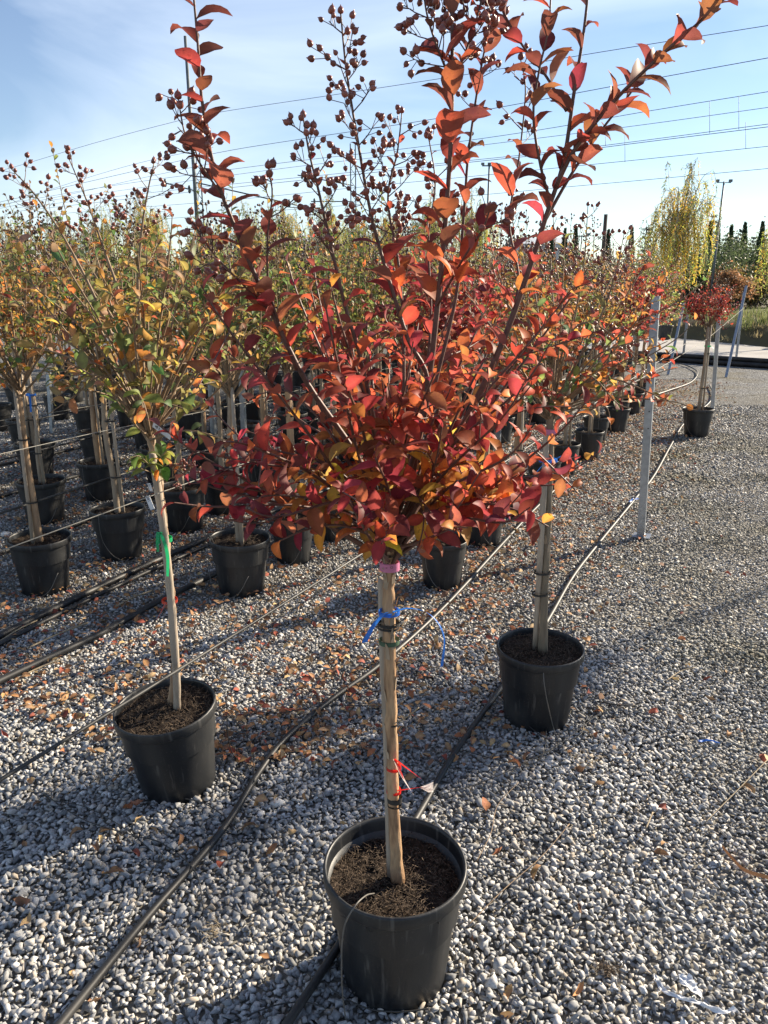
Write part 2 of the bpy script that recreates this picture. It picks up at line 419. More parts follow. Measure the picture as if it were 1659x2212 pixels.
class MB:
    """collects vertices and faces of one piece"""
    def __init__(self):
        self.v, self.f = [], []
    def add(self, verts, faces):
        o = len(self.v)
        self.v += [tuple(p) for p in verts]
        self.f += [tuple(i + o for i in f) for f in faces]
        return self
    def tube(self, pts, radii, n=6, cap=True):
        pts = [Vector(p) for p in pts]
        if not hasattr(radii, '__len__'):
            radii = [radii] * len(pts)
        vs, fs, ref = [], [], None
        for i, p in enumerate(pts):
            t = (pts[min(i + 1, len(pts) - 1)] - pts[max(i - 1, 0)])
            t = t.normalized() if t.length > 1e-9 else Vector((0, 0, 1))
            if ref is None:
                ref = Vector((1, 0, 0)) if abs(t.x) < 0.8 else Vector((0, 1, 0))
            a = (ref - t * ref.dot(t)).normalized(); ref = a
            b = t.cross(a)
            for k in range(n):
                an = 2 * math.pi * k / n
                vs.append(p + (a * math.cos(an) + b * math.sin(an)) * radii[i])
        for i in range(len(pts) - 1):
            for k in range(n):
                fs.append((i * n + k, i * n + (k + 1) % n, (i + 1) * n + (k + 1) % n, (i + 1) * n + k))
        if cap:
            fs.append(tuple(range(n - 1, -1, -1))); fs.append(tuple((len(pts) - 1) * n + k for k in range(n)))
        return self.add(vs, fs)
    def box(self, lo, hi, mat=None):
        x0, y0, z0 = lo; x1, y1, z1 = hi
        vs = [Vector(p) for p in ((x0, y0, z0), (x1, y0, z0), (x1, y1, z0), (x0, y1, z0), (x0, y0, z1), (x1, y0, z1), (x1, y1, z1), (x0, y1, z1))]
        if mat is not None:
            vs = [mat @ p for p in vs]
        return self.add(vs, [(3, 2, 1, 0), (4, 5, 6, 7), (0, 1, 5, 4), (1, 2, 6, 5), (2, 3, 7, 6), (3, 0, 4, 7)])
    def lathe(self, prof, n=24, fn=None):
        vs, fs = [], []
        for r, z in prof:
            for k in range(n):
                a = 2 * math.pi * k / n
                rr = r * (fn(a, z) if fn else 1.0)
                vs.append((rr * math.cos(a), rr * math.sin(a), z))
        for i in range(len(prof) - 1):
            for k in range(n):
                fs.append((i * n + k, i * n + (k + 1) % n, (i + 1) * n + (k + 1) % n, (i + 1) * n + k))
        return self.add(vs, fs)
    def strip(self, pts, sides, width):
        """flat ribbon through pts; sides: direction of its width"""
        vs, fs = [], []
        for i, p in enumerate(pts):
            p = Vector(p); s = Vector(sides[i]).normalized()
            w = width[i] if hasattr(width, '__len__') else width
            vs += [p - s * w / 2, p + s * w / 2]
        for i in range(len(pts) - 1):
            fs.append((2 * i, 2 * i + 1, 2 * i + 3, 2 * i + 2))
        return self.add(vs, fs)
    def mesh(self, name, mat, smooth=True, origin=None):
        v = np.array(self.v, dtype=np.float32).reshape(-1, 3)
        if origin is not None:
            v = v - np.array(origin, dtype=np.float32)
        return mesh_from(name, v, self.f, mat, smooth)

def link(name, data, parent=None, loc=(0, 0, 0), rot=None, scale=None):
    o = bpy.data.objects.new(name, data)
    COL.objects.link(o)
    o.location = loc
    if rot is not None:
        o.rotation_euler = rot
    if scale is not None:
        o.scale = (scale,) * 3 if not hasattr(scale, '__len__') else scale
    o.parent = parent
    return o

def tag(o, label=None, cat=None, group=None, kind=None):
    for k, v in (('label', label), ('category', cat), ('group', group), ('kind', kind)):
        if v:
            o[k] = v
    return o

def smooth_path(pts, per=6):
    pts = [Vector(p) for p in pts]
    if len(pts) < 3:
        return [pts[0].lerp(pts[-1], i / per) for i in range(per + 1)]
    P = [pts[0] * 2 - pts[1]] + pts + [pts[-1] * 2 - pts[-2]]
    out = []
    for i in range(1, len(P) - 2):
        p0, p1, p2, p3 = P[i - 1:i + 3]
        for k in range(per):
            t = k / per
            out.append(0.5 * ((2 * p1) + (p2 - p0) * t + (2 * p0 - 5 * p1 + 4 * p2 - p3) * t * t + (3 * p1 - p0 - 3 * p2 + p3) * t ** 3))
    out.append(pts[-1])
    return out

# ------------------------------------------------------------------ leaves
def leaf_template(nseg, curl, fold, tw=0.0, w=0.46, rng=RNG, wave=0.0):
    """unit-length leaf along +X, upper face +Z, arching down; 3 vertices per section"""
    vs = []
    x = z = 0.0
    ang = curl * 0.32
    prof = lambda s: (math.sin(math.pi * min(1, s ** 0.92)) ** 0.85) * (1 - 0.12 * s) if 0 < s < 1 else 0.0
    for i in range(nseg + 1):
        s = i / nseg
        hw = max(0.006, 0.5 * w * prof(s * 0.97 + 0.03 if i else 0)) if 0 < i < nseg else 0.008
        roll = tw * s
        wv = wave * math.sin(s * 9 + fold * 7)
        for side in (-1, 0, 1):
            y = side * hw * math.cos(fold)
            zz = abs(side) * hw * math.sin(fold) + side * wv * hw
            yy, z2 = y * math.cos(roll) - zz * math.sin(roll), y * math.sin(roll) + zz * math.cos(roll)
            vs.append((x - z2 * math.sin(ang), yy, z + z2 * math.cos(ang)))
        x += math.cos(ang) / nseg; z += math.sin(ang) / nseg
        ang -= curl / nseg * (0.6 + 0.8 * s)
    fs = []
    for i in range(nseg):
        a, b = i * 3, (i + 1) * 3
        fs += [(a, b, b + 1, a + 1), (a + 1, b + 1, b + 2, a + 2)]
    return np.array(vs, dtype=np.float32), np.array(fs, dtype=np.int32)

NEAR_T = [leaf_template(6, c, f, t, w, wave=wv) for c, f, t, w, wv in
          ((1.3, .35, .0, .55, .07), (1.7, .38, .35, .53, .11), (.9, .30, -.3, .58, .08), (1.5, .5, .2, .55, .12), (1.1, .4, -.4, .57, .10), (2.0, .35, .1, .50, .13), (0.6, .25, .25, .60, .06), (1.3, .65, -.15, .57, .14))]
FAR_T = [leaf_template(3, c, f, t, w) for c, f, t, w in ((1.2, .35, .0, .62), (.8, .4, .3, .66), (1.6, .5, -.3, .6), (.4, .2, .2, .7))]
def tone_of(nseg):
    return [((1.28 if k == 1 else 0.88) * (1.05 - .22 * abs(i / nseg - .45))) for i in range(nseg + 1) for k in range(3)]
TONE6, TONE3 = tone_of(6), tone_of(3)
DRY_T = [leaf_template(6, c, f, t, w, wave=wv) for c, f, t, w, wv in ((2.2, .7, .8, .55, .25), (-1.4, .9, -.6, .5, .3), (3.2, .6, .4, .5, .2), (1.0, .3, .3, .6, .2), (-2.4, .5, .9, .52, .3), (.5, .8, -.2, .55, .35))]

class Leaves:
    def __init__(self):
        self.items = []          # (pos, 3x3 basis, size, template, colour)
    def add(self, p, d, n, size, col, rng, k):
        d = Vector(d).normalized(); n = Vector(n)
        n = (n - d * n.dot(d))
        n = n.normalized() if n.length > 1e-4 else d.orthogonal().normalized()
        s = n.cross(d)
        self.items.append((np.array(p), np.array([d, s, n]).T, size, int(rng.integers(k)), np.array(col)))
    def joined(self, templates, items, origin):
        nv = len(templates[0][0]); F = templates[0][1]
        T = np.stack([t[0] for t in templates])
        pos = np.stack([i[0] for i in items]) - np.array(origin)
        B = np.stack([i[1] for i in items]); S = np.array([i[2] for i in items]); K = np.array([i[3] for i in items])
        Cc = np.stack([i[4] for i in items])
        V = np.einsum('nij,nvj->nvi', B, T[K]) * S[:, None, None] + pos[:, None, :]
        faces = (F[None] + (np.arange(len(items)) * nv)[:, None, None]).reshape(-1, 4)
        return V.reshape(-1, 3), faces, np.repeat(Cc, nv, axis=0)

def put_leaf(L, p, T, phi, size, colour, rng, k, lift=0.55, up=0.25, jit=0.35):
    """a leaf leaving stem point p (stem direction T) at turn phi"""
    T = Vector(T).normalized()
    a = T.orthogonal().normalized(); b = T.cross(a)
    O = a * math.cos(phi) + b * math.sin(phi)
    d = (O * math.cos(lift) + T * math.sin(lift) + Vector(rng.normal(0, jit * .4, 3))).normalized()
    n = T * (1 - up) + Vector((0, 0, 1)) * up + Vector(rng.normal(0, jit * .5, 3))
    L.add(p, d, n, size, colour, rng, k)

# capsules
def capsule_template(n=7, rows=((0.0, .0018), (.0015, .0052), (.0045, .0066), (.0085, .0064), (.0120, .0042), (.0140, .0016), (.0170, .0004))):
    vs, fs = [], []
    for z, r in rows:
        for k in range(n):
            a = 2 * math.pi * k / n
            vs.append((r * math.cos(a), r * math.sin(a), z))
    for i in range(len(rows) - 1):
        for k in range(n):
            fs.append((i * n + k, i * n + (k + 1) % n, (i + 1) * n + (k + 1) % n, (i + 1) * n + k))
    return np.array(vs), fs
CAP_T = capsule_template()
CAP_FAR = capsule_template(5, ((0, .001), (.004, .0062), (.010, .0055), (.014, .0008)))

def add_capsule(mb, p, d, size, tmpl):
    d = Vector(d).normalized(); q = d.to_track_quat('Z', 'Y').to_matrix()
    mb.add([Vector(p) + q @ Vector(v) * size for v in tmpl[0]], tmpl[1])

def panicle(stem_mb, cap_mb, path, t0, rng, spread=0.10, every=0.035, tmpl=CAP_T, size=1.0, sides=5, dense=1.0, twig=0.0013):
    """a fruiting panicle along the upper part (from fraction t0) of a path"""
    seg = [(path[i + 1] - path[i]).length for i in range(len(path) - 1)]
    tot = sum(seg); s = t0 * tot
    phi = rng.uniform(0, 6.28)
    while s < tot * 0.985:
        acc, i = 0, 0
        while i < len(seg) - 1 and acc + seg[i] < s:
            acc += seg[i]; i += 1
        f = (s - acc) / seg[i]
        p = path[i].lerp(path[i + 1], f); T = (path[i + 1] - path[i]).normalized()
        left = 1 - (s / tot - t0) / (1 - t0)
        phi += 2.2 + rng.uniform(-.4, .4)
        a = T.orthogonal().normalized(); b = T.cross(a)
        O = a * math.cos(phi) + b * math.sin(phi)
        ln = spread * (0.35 + 0.65 * left) * rng.uniform(.7, 1.15)
        e = p + (O * 0.75 + T * 0.62).normalized() * ln
        m = p.lerp(e, .5) + O * ln * .06
        stem_mb.tube([p, m, e], [twig, twig * .8, twig * .6], 4, cap=False)
        for q in range(int(round(dense * (2 + 3.2 * (0.3 + .7 * left))))):
            base = p.lerp(e, rng.uniform(.45, 1.0))
            dd = ((e - p).normalized() + Vector(rng.normal(0, .75, 3)) + Vector((0, 0, .3))).normalized()
            tip = base + dd * rng.uniform(.010, .028)
            stem_mb.tube([base, tip], [twig * .6, twig * .6], 3, cap=False)
            add_capsule(cap_mb, tip, dd + Vector(rng.normal(0, .3, 3)), size * rng.uniform(.75, 1.12), tmpl)
        s += every * rng.uniform(.8, 1.25)
    add_capsule(cap_mb, path[-1], Vector((0, 0, 1)), size, tmpl)

# ================================================================== SETTING
def sheet(name, pts, z, mat, kind='structure'):
    me = mesh_from(name, [(p[0], p[1], z) for p in pts], [tuple(range(len(pts)))], mat, False)
    return tag(link(name, me), kind=kind)

ground = sheet("ground", [(-600, -60), (600, -60), (600, 900), (-600, 900)], 0.0, M['ground'])
# pale lorry track that crosses behind the rows
bank_edge = [Vector(p) for p in ((-60, 64, 0), (-30, 49, 0), (0, 33.5, 0), (6, 29, 0), (9.3, 26.3, 0), (10.9, 22.2, 0), (13, 17, 0), (17, 9, 0))]
near_edge = [rowpt(u, v) for u, v in ((-60, 22), (-12, 21), (-3.0, 19.6), (0.0, 18.75), (4, 17.4), (9, 15.6))]
sheet("track", [tuple(p) for p in near_edge] + [tuple(p) for p in reversed(bank_edge)], 0.006, M['track'])

def bank():
    mb = MB(); cols = 40
    path = smooth_path(bank_edge, 8)
    prof = [(0.0, 0.012), (0.25, 0.10), (0.6, 0.32), (1.1, 0.52), (2.0, 0.62), (6, 0.66), (40, 0.6)]
    rows = []
    for i, p in enumerate(path):
        t = (path[min(i + 1, len(path) - 1)] - path[max(i - 1, 0)]).normalized()
        nrm = Vector((-t.y, t.x, 0))
        if nrm.dot(Vector((0.6, 1, 0))) < 0:
            nrm = -nrm
        rows.append([p + nrm * (d + 0.12 * math.sin(i * 1.7)) + Vector((0, 0, h * (1 + .12 * math.sin(i * 2.3 + d)))) for d, h in prof])
    k = len(prof)
    mb.add([q for r in rows for q in r], [(i * k + j, (i + 1) * k + j, (i + 1) * k + j + 1, i * k + j + 1) for i in range(len(rows) - 1) for j in range(k - 1)])
    o = link("bank", mb.mesh("bank", M['bank']))
    return tag(o, kind='structure'), rows
bank_obj, bank_rows = bank()

# -------- gravel
def hull_template(n, seed, flat):
    r = np.random.default_rng(seed)
    bm = bmesh.new()
    for i in range(n):
        p = r.normal(0, 1, 3); p /= np.linalg.norm(p)
        p *= r.uniform(.8, 1.1)
        bm.verts.new((p[0] * r.uniform(.95, 1.25), p[1] * .85, p[2] * flat))
    res = bmesh.ops.convex_hull(bm, input=bm.verts)
    bmesh.ops.delete(bm, geom=[v for v in bm.verts if not v.link_faces], context='VERTS')
    bmesh.ops.triangulate(bm, faces=bm.faces)
    bm.verts.index_update()
    V = np.array([v.co[:] for v in bm.verts], dtype=np.float32); F = np.array([[v.index for v in f.verts] for f in bm.faces], dtype=np.int32)
    bm.free()
    return V, F
ST_NEAR = [hull_template(9 + i % 3, 100 + i, .50 + .06 * (i % 5)) for i in range(16)]
ST_FAR = [hull_template(8, 200 + i, .55 + .05 * (i % 4)) for i in range(6)]

def rot_mats(n, rng, tilt=0.38):
    az = rng.uniform(0, 2 * np.pi, n); tx = rng.normal(0, tilt, n); ty = rng.normal(0, tilt, n)
    ca, sa = np.cos(az), np.sin(az); cx, sx = np.cos(tx), np.sin(tx); cy, sy = np.cos(ty), np.sin(ty)
    Z = np.zeros((n, 3, 3)); Z[:, 0, 0] = ca; Z[:, 0, 1] = -sa; Z[:, 1, 0] = sa; Z[:, 1, 1] = ca; Z[:, 2, 2] = 1
    X = np.zeros((n, 3, 3)); X[:, 0, 0] = 1; X[:, 1, 1] = cx; X[:, 1, 2] = -sx; X[:, 2, 1] = sx; X[:, 2, 2] = cx
    Y = np.zeros((n, 3, 3)); Y[:, 1, 1] = 1; Y[:, 0, 0] = cy; Y[:, 0, 2] = sy; Y[:, 2, 0] = -sy; Y[:, 2, 2] = cy
    return X @ Y @ Z

def scatter(y0, y1, cell, rng, margin=0.5):
    ys = np.arange(y0, y1, cell); out = []
    for y in ys:
        w = 0.53 * y + margin
        xs = np.arange(-w, w, cell)
        out.append(np.stack([xs + rng.uniform(-.48, .48, len(xs)) * cell, np.full(len(xs), y) + rng.uniform(-.48, .48, len(xs)) * cell], 1))
    return np.concatenate(out)

def gravel():
    rng = np.random.default_rng(11)
    sets = []
    for (y0, y1, cell, tm, rad, lay) in ((1.15, 3.7, .0170, ST_NEAR, (.0078, .0136), (0.003, .009)), (1.15, 3.7, .0215, ST_NEAR, (.0072, .0146), (.008, .016)),
                                         (3.7, 6.4, .0190, ST_FAR, (.0078, .0130), (.003, .014)), (6.4, 11.5, .029, ST_FAR, (.0105, .0180), (.002, .014))):
        xy = scatter(y0, y1, cell, rng)
        r = rng.uniform(rad[0], rad[1], len(xy)) * np.exp(rng.normal(0, .24, len(xy)))
        u = xy[:, 0] * .897 - xy[:, 1] * .442
        r = np.where(u > -0.35, r * np.clip(1 - .22 * (u + .35) / .6, .72, 1), r)     # finer chippings in the lane
        z = rng.uniform(lay[0], lay[1], len(xy)) + 0.006 * np.sin(xy[:, 0] * 5.1) * np.sin(xy[:, 1] * 4.3)
        sets.append((xy, r, z, tm))
    # the stones nearest the camera are pieces of their own
    xy, r, z, tm = sets[1]
    vis = [i for i in range(len(xy)) if 1.38 < xy[i, 1] < 2.2 and abs(xy[i, 0]) < .50 * (xy[i, 1] + .55)]
    vis.sort(key=lambda i: xy[i, 1] - 14 * (r[i] - .012))
    pick = set(vis[:300])
    meshes = [mesh_from("stone", t[0], t[1], M['gravel'], False) for t in tm]
    for i in vis[:300]:
        o = link("stone", meshes[int(rng.integers(len(meshes)))], ground, (xy[i, 0], xy[i, 1], z[i] + .002), (rng.normal(0, .5), rng.normal(0, .5), rng.uniform(0, 6.28)), float(r[i]))
    keep = np.array([i not in pick for i in range(len(xy))])
    sets[1] = (xy[keep], r[keep], z[keep], tm)
    AV, AF, off = [], [], 0
    for xy, r, z, tm in sets:
        k = rng.integers(len(tm), size=len(xy)); R = rot_mats(len(xy), rng)
        for j, (V, F) in enumerate(tm):
            idx = np.nonzero(k == j)[0]
            W = np.einsum('nij,vj->nvi', R[idx], V) * r[idx][:, None, None]
            W[:, :, 0] += xy[idx, 0][:, None]; W[:, :, 1] += xy[idx, 1][:, None]; W[:, :, 2] += z[idx][:, None]
            AV.append(W.reshape(-1, 3)); AF.append((F[None] + (np.arange(len(idx)) * len(V))[:, None, None]).reshape(-1, 3) + off)
            off += len(idx) * len(V)
    me = mesh_from("gravel", np.concatenate(AV), np.concatenate(AF), M['gravel'], False)
    tag(link("gravel", me), "pale grey crushed stone gravel covering the ground between the pots", "gravel", kind='stuff')
gravel()

# ================================================================== POTS
def pot_mesh(R, Hh, n=40):
    mb = MB()
    rb = R * 0.74
    def flute(a, z):
        if z < Hh * .70 and z > 0.012:
            return 1 - 0.022 * max(0, math.cos(a * 9)) ** 3
        return 1.0
    body_top = R * 0.93
    prof = [(0.0, 0.02), (rb * .90, 0.02), (rb * .96, 0.0), (rb, 0.006), (rb + (body_top - rb) * .25, Hh * .25), (rb + (body_top - rb) * .5, Hh * .5),
            (rb + (body_top - rb) * .68, Hh * .68), (rb + (body_top - rb) * .735, Hh * .70), (rb + (body_top - rb) * .92, Hh * .885),
            (R * .985, Hh * .893), (R, Hh * .905), (R, Hh * .985), (R * .992, Hh * .997), (R * .975, Hh), (R * .955, Hh * .995), (R * .945, Hh * .97),
            (R * .93, Hh * .86), (R * .90, Hh * .6)]
    mb.lathe(prof, n, flute)
    return mb.mesh("pot", M['pot'])

def soil_mesh(R, z, seed, rough=0.012):
    r = np.random.default_rng(seed); mb = MB()
    n, rings = 36, 12
    vs = [(0, 0, z)]
    for i in range(1, rings + 1):
        for k in range(n):
            a = 2 * math.pi * k / n; rr = R * i / rings
            vs.append((rr * math.cos(a), rr * math.sin(a), z + r.normal(0, rough * .45) + 0.35 * rough * math.sin(5 * rr / R + 3 * a)))
    fs = [(0, 1 + k, 1 + (k + 1) % n) for k in range(n)]
    for i in range(rings - 1):
        for k in range(n):
            fs.append((1 + i * n + k, 1 + (i + 1) * n + k, 1 + (i + 1) * n + (k + 1) % n, 1 + i * n + (k + 1) % n))
    mb.add(vs, fs)
    return mb.mesh("soil", M['soil'])

def fibre_mesh(R, z, count, seed, ln=(.012, .045)):
    r = np.random.default_rng(seed); mb = MB()
    for i in range(count):
        a = r.uniform(0, 6.28); rr = R * math.sqrt(r.uniform(0, 1))
        p = Vector((rr * math.cos(a), rr * math.sin(a), z + abs(r.normal(.004, .005))))
        d = Vector((r.normal(), r.normal(), r.normal(0, .3))).normalized(); L = r.uniform(*ln)
        s = d.cross(Vector((0, 0, 1)))
        bend = Vector((r.normal(), r.normal(), r.normal(0, .6))) * L * .22
        pts = [p - d * L / 2, p + bend, p + d * L / 2]
        pts = [Vector((q.x, q.y, max(q.z, z - .003))) for q in pts]
        mb.strip(pts, [s, s + Vector((0, 0, .4)), s], r.uniform(.0011, .0024))
    return mb.mesh("mulch", M['fibre'])

POT_BIG = pot_mesh(.183, .345, 56)
POT_STD = pot_mesh(.178, .335, 32)
POT_SMALL = pot_mesh(.150, .300, 32)
POT_WILLOW = pot_mesh(.235, .43, 32)
SOIL_STD, SOIL_SMALL = soil_mesh(.163, .30, 3), soil_mesh(.138, .268, 4)
FIB_STD = fibre_mesh(.155, .302, 260, 5, (.015, .05))

# ================================================================== COLOUR STYLES OF FOLIAGE
C_ = dict(maroon=(.165, .034, .026), rust=(.28, .068, .030), red=(.36, .048, .028), scarlet=(.50, .082, .028), crimson=(.29, .028, .034), orange=(.55, .18, .035),
          gold=(.56, .30, .045), amber=(.38, .205, .05), olive=(.17, .165, .045), green=(.085, .14, .04), lime=(.30, .32, .06), brown=(.24, .13, .06), plum=(.15, .024, .032))

def pick(rng, table):
    names, w = zip(*table); w = np.array(w, float)
    c = np.array(C_[names[rng.choice(len(names), p=w / w.sum())]])
    return np.clip(c * np.exp(rng.normal(0, .16, 3) * np.array([.7, 1, 1])) * math.exp(rng.normal(0, .18)), 0.004, .9)

def style_A(rng, h, rad):
    if h > .62:
        return pick(rng, [('maroon', 5.5), ('rust', 2.6), ('red', 1.2), ('crimson', .8)])
    if h > .25:
        return pick(rng, [('scarlet', 2.4), ('red', 3.4), ('rust', 2.4), ('maroon', 2.4), ('orange', .9), ('crimson', 2.4)])
    if rad > .22:
        return pick(rng, [('crimson', 3.4), ('plum', 1.8), ('rust', 2), ('red', 2.4), ('orange', .8)])
    return pick(rng, [('orange', 3), ('gold', 2.4), ('rust', 2), ('crimson', 1.5), ('amber', 2), ('red', 1)])

def style_B(rng, h, rad):
    if h < .2:
        return pick(rng, [('olive', 3), ('green', 3), ('amber', 2.2), ('orange', .8), ('lime', 1)])
    return pick(rng, [('olive', 3.4), ('amber', 2.4), ('gold', .9), ('orange', 1.1), ('green', 2.4), ('brown', 2.0), ('rust', .6)])

def style_sprig(rng, h, rad):
    return pick(rng, [('green', 4), ('olive', 2), ('lime', 1), ('orange', .6)])

def style_C(rng, h, rad):
    return pick(rng, [('rust', 2.5), ('red', 2.2), ('orange', 1.7), ('olive', 1.8), ('amber', 1.2), ('maroon', 1.5), ('green', .8)])

def style_golden(rng, h, rad):
    return pick(rng, [('amber', 2.4), ('gold', .8), ('olive', 3.2), ('orange', 1.2), ('brown', 2.2), ('rust', .9), ('green', 1)] if h < .5 else [('olive', 3.6), ('amber', 1.8), ('brown', 2.2), ('green', 1.6), ('rust', .5)])

def style_olive(rng, h, rad):
    return pick(rng, [('olive', 4), ('green', 2.8), ('lime', .9), ('amber', 1.6), ('brown', 1.3), ('orange', .5)])

def style_rusty(rng, h, rad):
    return pick(rng, [('rust', 2.3), ('brown', 2), ('olive', 2), ('amber', 2), ('orange', 1), ('red', .9)])

def style_red(rng, h, rad):
    return pick(rng, [('red', 3), ('scarlet', .8), ('maroon', 3.5), ('crimson', 3), ('plum', 1.5)])

# ================================================================== BIG TREES BY THE LANE
def walk(path, step):
    """points and directions along a path every step metres"""
    out, carry = [], 0.0
    tot = sum((path[i + 1] - path[i]).length for i in range(len(path) - 1)); run = 0.0
    for i in range(len(path) - 1):
        d = path[i + 1] - path[i]; L = d.length
        while carry <= L:
            out.append((path[i] + d * (carry / L), d.normalized(), (run + carry) / tot)); carry += step
        carry -= L; run += L
    return out

def leafy(L, path, rng, t0, t1, size, step, style, z0, zh, axis, k, lift=.55, up=.25, jit=.35, skip=0.06):
    phi = rng.uniform(0, 6.28)
    for j, (p, T, t) in enumerate(walk(path, step)):
        phi += math.pi if j % 2 else math.pi / 2 + rng.normal(0, .35)
        if t < t0 or t > t1 or rng.random() < skip:
            continue
        s = size * rng.uniform(.72, 1.18) * (1 - .35 * max(0, (t - .75) / .25))
        rad = (Vector((p.x, p.y, 0)) - axis).length
        put_leaf(L, p, T, phi, s, style(rng, (p.z - z0) / zh, rad), rng, k, lift, up, jit)

def add_part(root, name, mesh, **kw):
    return link(name, mesh, root, **kw)

def ring_mb(p, r, h, n=14, ax=None, loose=0.0):
    mb = MB()
    ax = Vector(ax or (0, 0, 1)).normalized(); a = ax.orthogonal().normalized(); b = ax.cross(a)
    vs = []
    for z in (-h / 2, h / 2):
        for k in range(n):
            t = 2 * math.pi * k / n
            vs.append(Vector(p) + ax * z + (a * math.cos(t) + b * math.sin(t)) * (r + loose * math.sin(3 * t)))
    mb.add(vs, [(k, (k + 1) % n, n + (k + 1) % n, n + k) for k in range(n)])
    return mb

def showcase_tree(name, label, base, pot, soil_seed, pot_rot, trunk_pts, trunk_r, trunk_mat, stake_pts, stake_r, shoots, rnd, style, n_single, size, seed, z_head, zh, leaf_step=.026, bark=None, soil_z=.305):
    rng = np.random.default_rng(seed)
    root = tag(link(name, None, loc=base), label, "tree", "potted crape myrtles standing along the lane")
    org = Vector(base)
    po = add_part(root, "pot", pot, rot=pot_rot)
    R = .164 if pot in (POT_BIG, POT_STD) else .138
    so = link("soil", soil_mesh(R * 1.02, soil_z, soil_seed), po)
    mu = link("mulch", fibre_mesh(R * .97, soil_z + .003, 1100, soil_seed + 1), po); mu['kind'] = 'stuff'
    # trunk
    tp = smooth_path(trunk_pts, 8)
    n = len(tp)
    rr = [trunk_r * (1.42 - .42 * min(1, (i / 6) ** .6)) * (1 + .05 * math.sin(i * 1.3) + rng.normal(0, .025)) * (1 - .04 * i / n) for i in range(n)]
    tp = [p + Vector((rng.normal(0, .0012), rng.normal(0, .0012), 0)) for p in tp]
    trunk = add_part(root, "trunk", MB().tube(tp, rr, 14).mesh("trunk", trunk_mat, origin=org))
    # peeling bark strips
    fl = MB()
    for j in range(26):
        i = int(rng.integers(n // 3, n - 2)); p = tp[i]; T = (tp[i + 1] - p).normalized(); a = rng.uniform(0, 6.28)
        o = T.orthogonal().normalized(); o = Matrix.Rotation(a, 3, T) @ o; s = T.cross(o)
        q = p + o * rr[i] * .99; ln = rng.uniform(.012, .06)
        fl.strip([q, q + T * ln * .6 + o * .002, q + T * ln + o * rng.uniform(.003, .011)], [s, s, s], [.012, .010, .003])
    link("peeling_bark", fl.mesh("peeling_bark", M['flake'], origin=org), trunk)['kind'] = 'stuff'
    if stake_pts:
        sp = smooth_path(stake_pts, 6)
        add_part(root, "stake", MB().tube(sp, [stake_r * (1 + rng.normal(0, .03)) for _ in sp], 10).mesh("stake", M['stake'], origin=org))
    # shoots
    L = Leaves(); axis = Vector((trunk_pts[-1][0], trunk_pts[-1][1], 0))
    K = len(NEAR_T)
    marks = []
    bark = bark or M['bark_young']
    for sh in shoots:
        path = smooth_path(sh['pts'], 6)
        r0, r1 = sh.get('r', (.005, .0017))
        mb, cp = MB(), MB()
        m = len(path)
        mb.tube(path, [r0 + (r1 - r0) * (i / (m - 1)) ** .8 for i in range(m)], 7)
        if 'pan' in sh:
            panicle(mb, cp, path, sh['pan'], rng, sh.get('spread', .075), sh.get('every', .026), dense=sh.get('dense', 1.0), size=sh.get('csize', 1.0))
        br = add_part(root, "branch", mb.mesh("branch", bark, origin=org))
        if cp.v:
            link("seed_head", cp.mesh("seed_head", M['capsule'], origin=org), br)['kind'] = 'stuff'
        b0 = len(L.items)
        t0, t1 = sh.get('leaf', (.3, 1.0))
        leafy(L, path, rng, t0, t1, sh.get('size', size), sh.get('step', leaf_step), sh.get('style', style), z_head, zh, axis, K, sh.get('lift', .5), sh.get('up', .25), skip=sh.get('skip', .05))
        if 'pan' in sh and sh.get('small', True):
            leafy(L, path, rng, sh['pan'], .97, size * .42, leaf_step * 1.7, style, z_head, zh, axis, K)
        marks += list(range(b0, len(L.items)))
    head = Vector(trunk_pts[-1])
    tw = MB()
    for j in range(rnd['n']):
        az = rng.uniform(0, 2 * math.pi); q = math.sqrt(rng.uniform(.12, 1)) * rnd['rad']
        zt = rng.uniform(rnd['z'][0], rnd['z'][1])
        if math.sin(az) < .3:
            zt = max(zt, rnd['z'][0] + .13)
        tgt = Vector((axis.x + rnd.get('dx', 0) + q * math.cos(az), axis.y + q * math.sin(az), zt))
        st = head + Vector((0, 0, rng.uniform(-.05, .03)))
        mid = st.lerp(tgt, .5) + Vector((0, 0, .10 * rng.uniform(-.2, 1.0))) + Vector(rng.normal(0, .015, 3))
        if zt < head.z + .12:
            mid.z += .05
        path = smooth_path([st, mid, tgt, tgt + (tgt - mid).normalized() * .08 + Vector((0, 0, rng.uniform(-.02, .04)))], 5)
        tw.tube(path, [.0042 - .003 * (i / (len(path) - 1)) for i in range(len(path))], 5, cap=False)
        leafy(L, path, rng, .33, 1.0, size * rnd.get('ls', .85), leaf_step * 1.0, style, z_head, zh, axis, K, .45, .5, .6, skip=rnd.get('skip', .1))
        # a side twig
        if rng.random() < rnd.get('side', .8):
            p0 = path[int(len(path) * rng.uniform(.4, .7))]
            d = (Vector((p0.x, p0.y, 0)) - axis); d = d.normalized() if d.length > .02 else Vector((1, 0, 0))
            e = p0 + (d * .7 + Vector(rng.normal(0, .6, 3)) + Vector((0, 0, .5))).normalized() * rng.uniform(.09, .17)
            sp = smooth_path([p0, p0.lerp(e, .5) + Vector(rng.normal(0, .008, 3)), e], 4)
            tw.tube(sp, .0014, 4, cap=False)
            leafy(L, sp, rng, .15, 1.0, size * .75 * rnd.get('ls', .85), leaf_step * .95, style, z_head, zh, axis, K, .45, .5, .6)
    add_part(root, "branchwork", tw.mesh("branchwork", bark, origin=org))['kind'] = 'stuff'
    # the leaves that show largest are pieces of their own, the rest one mass
    set_m = set(marks)
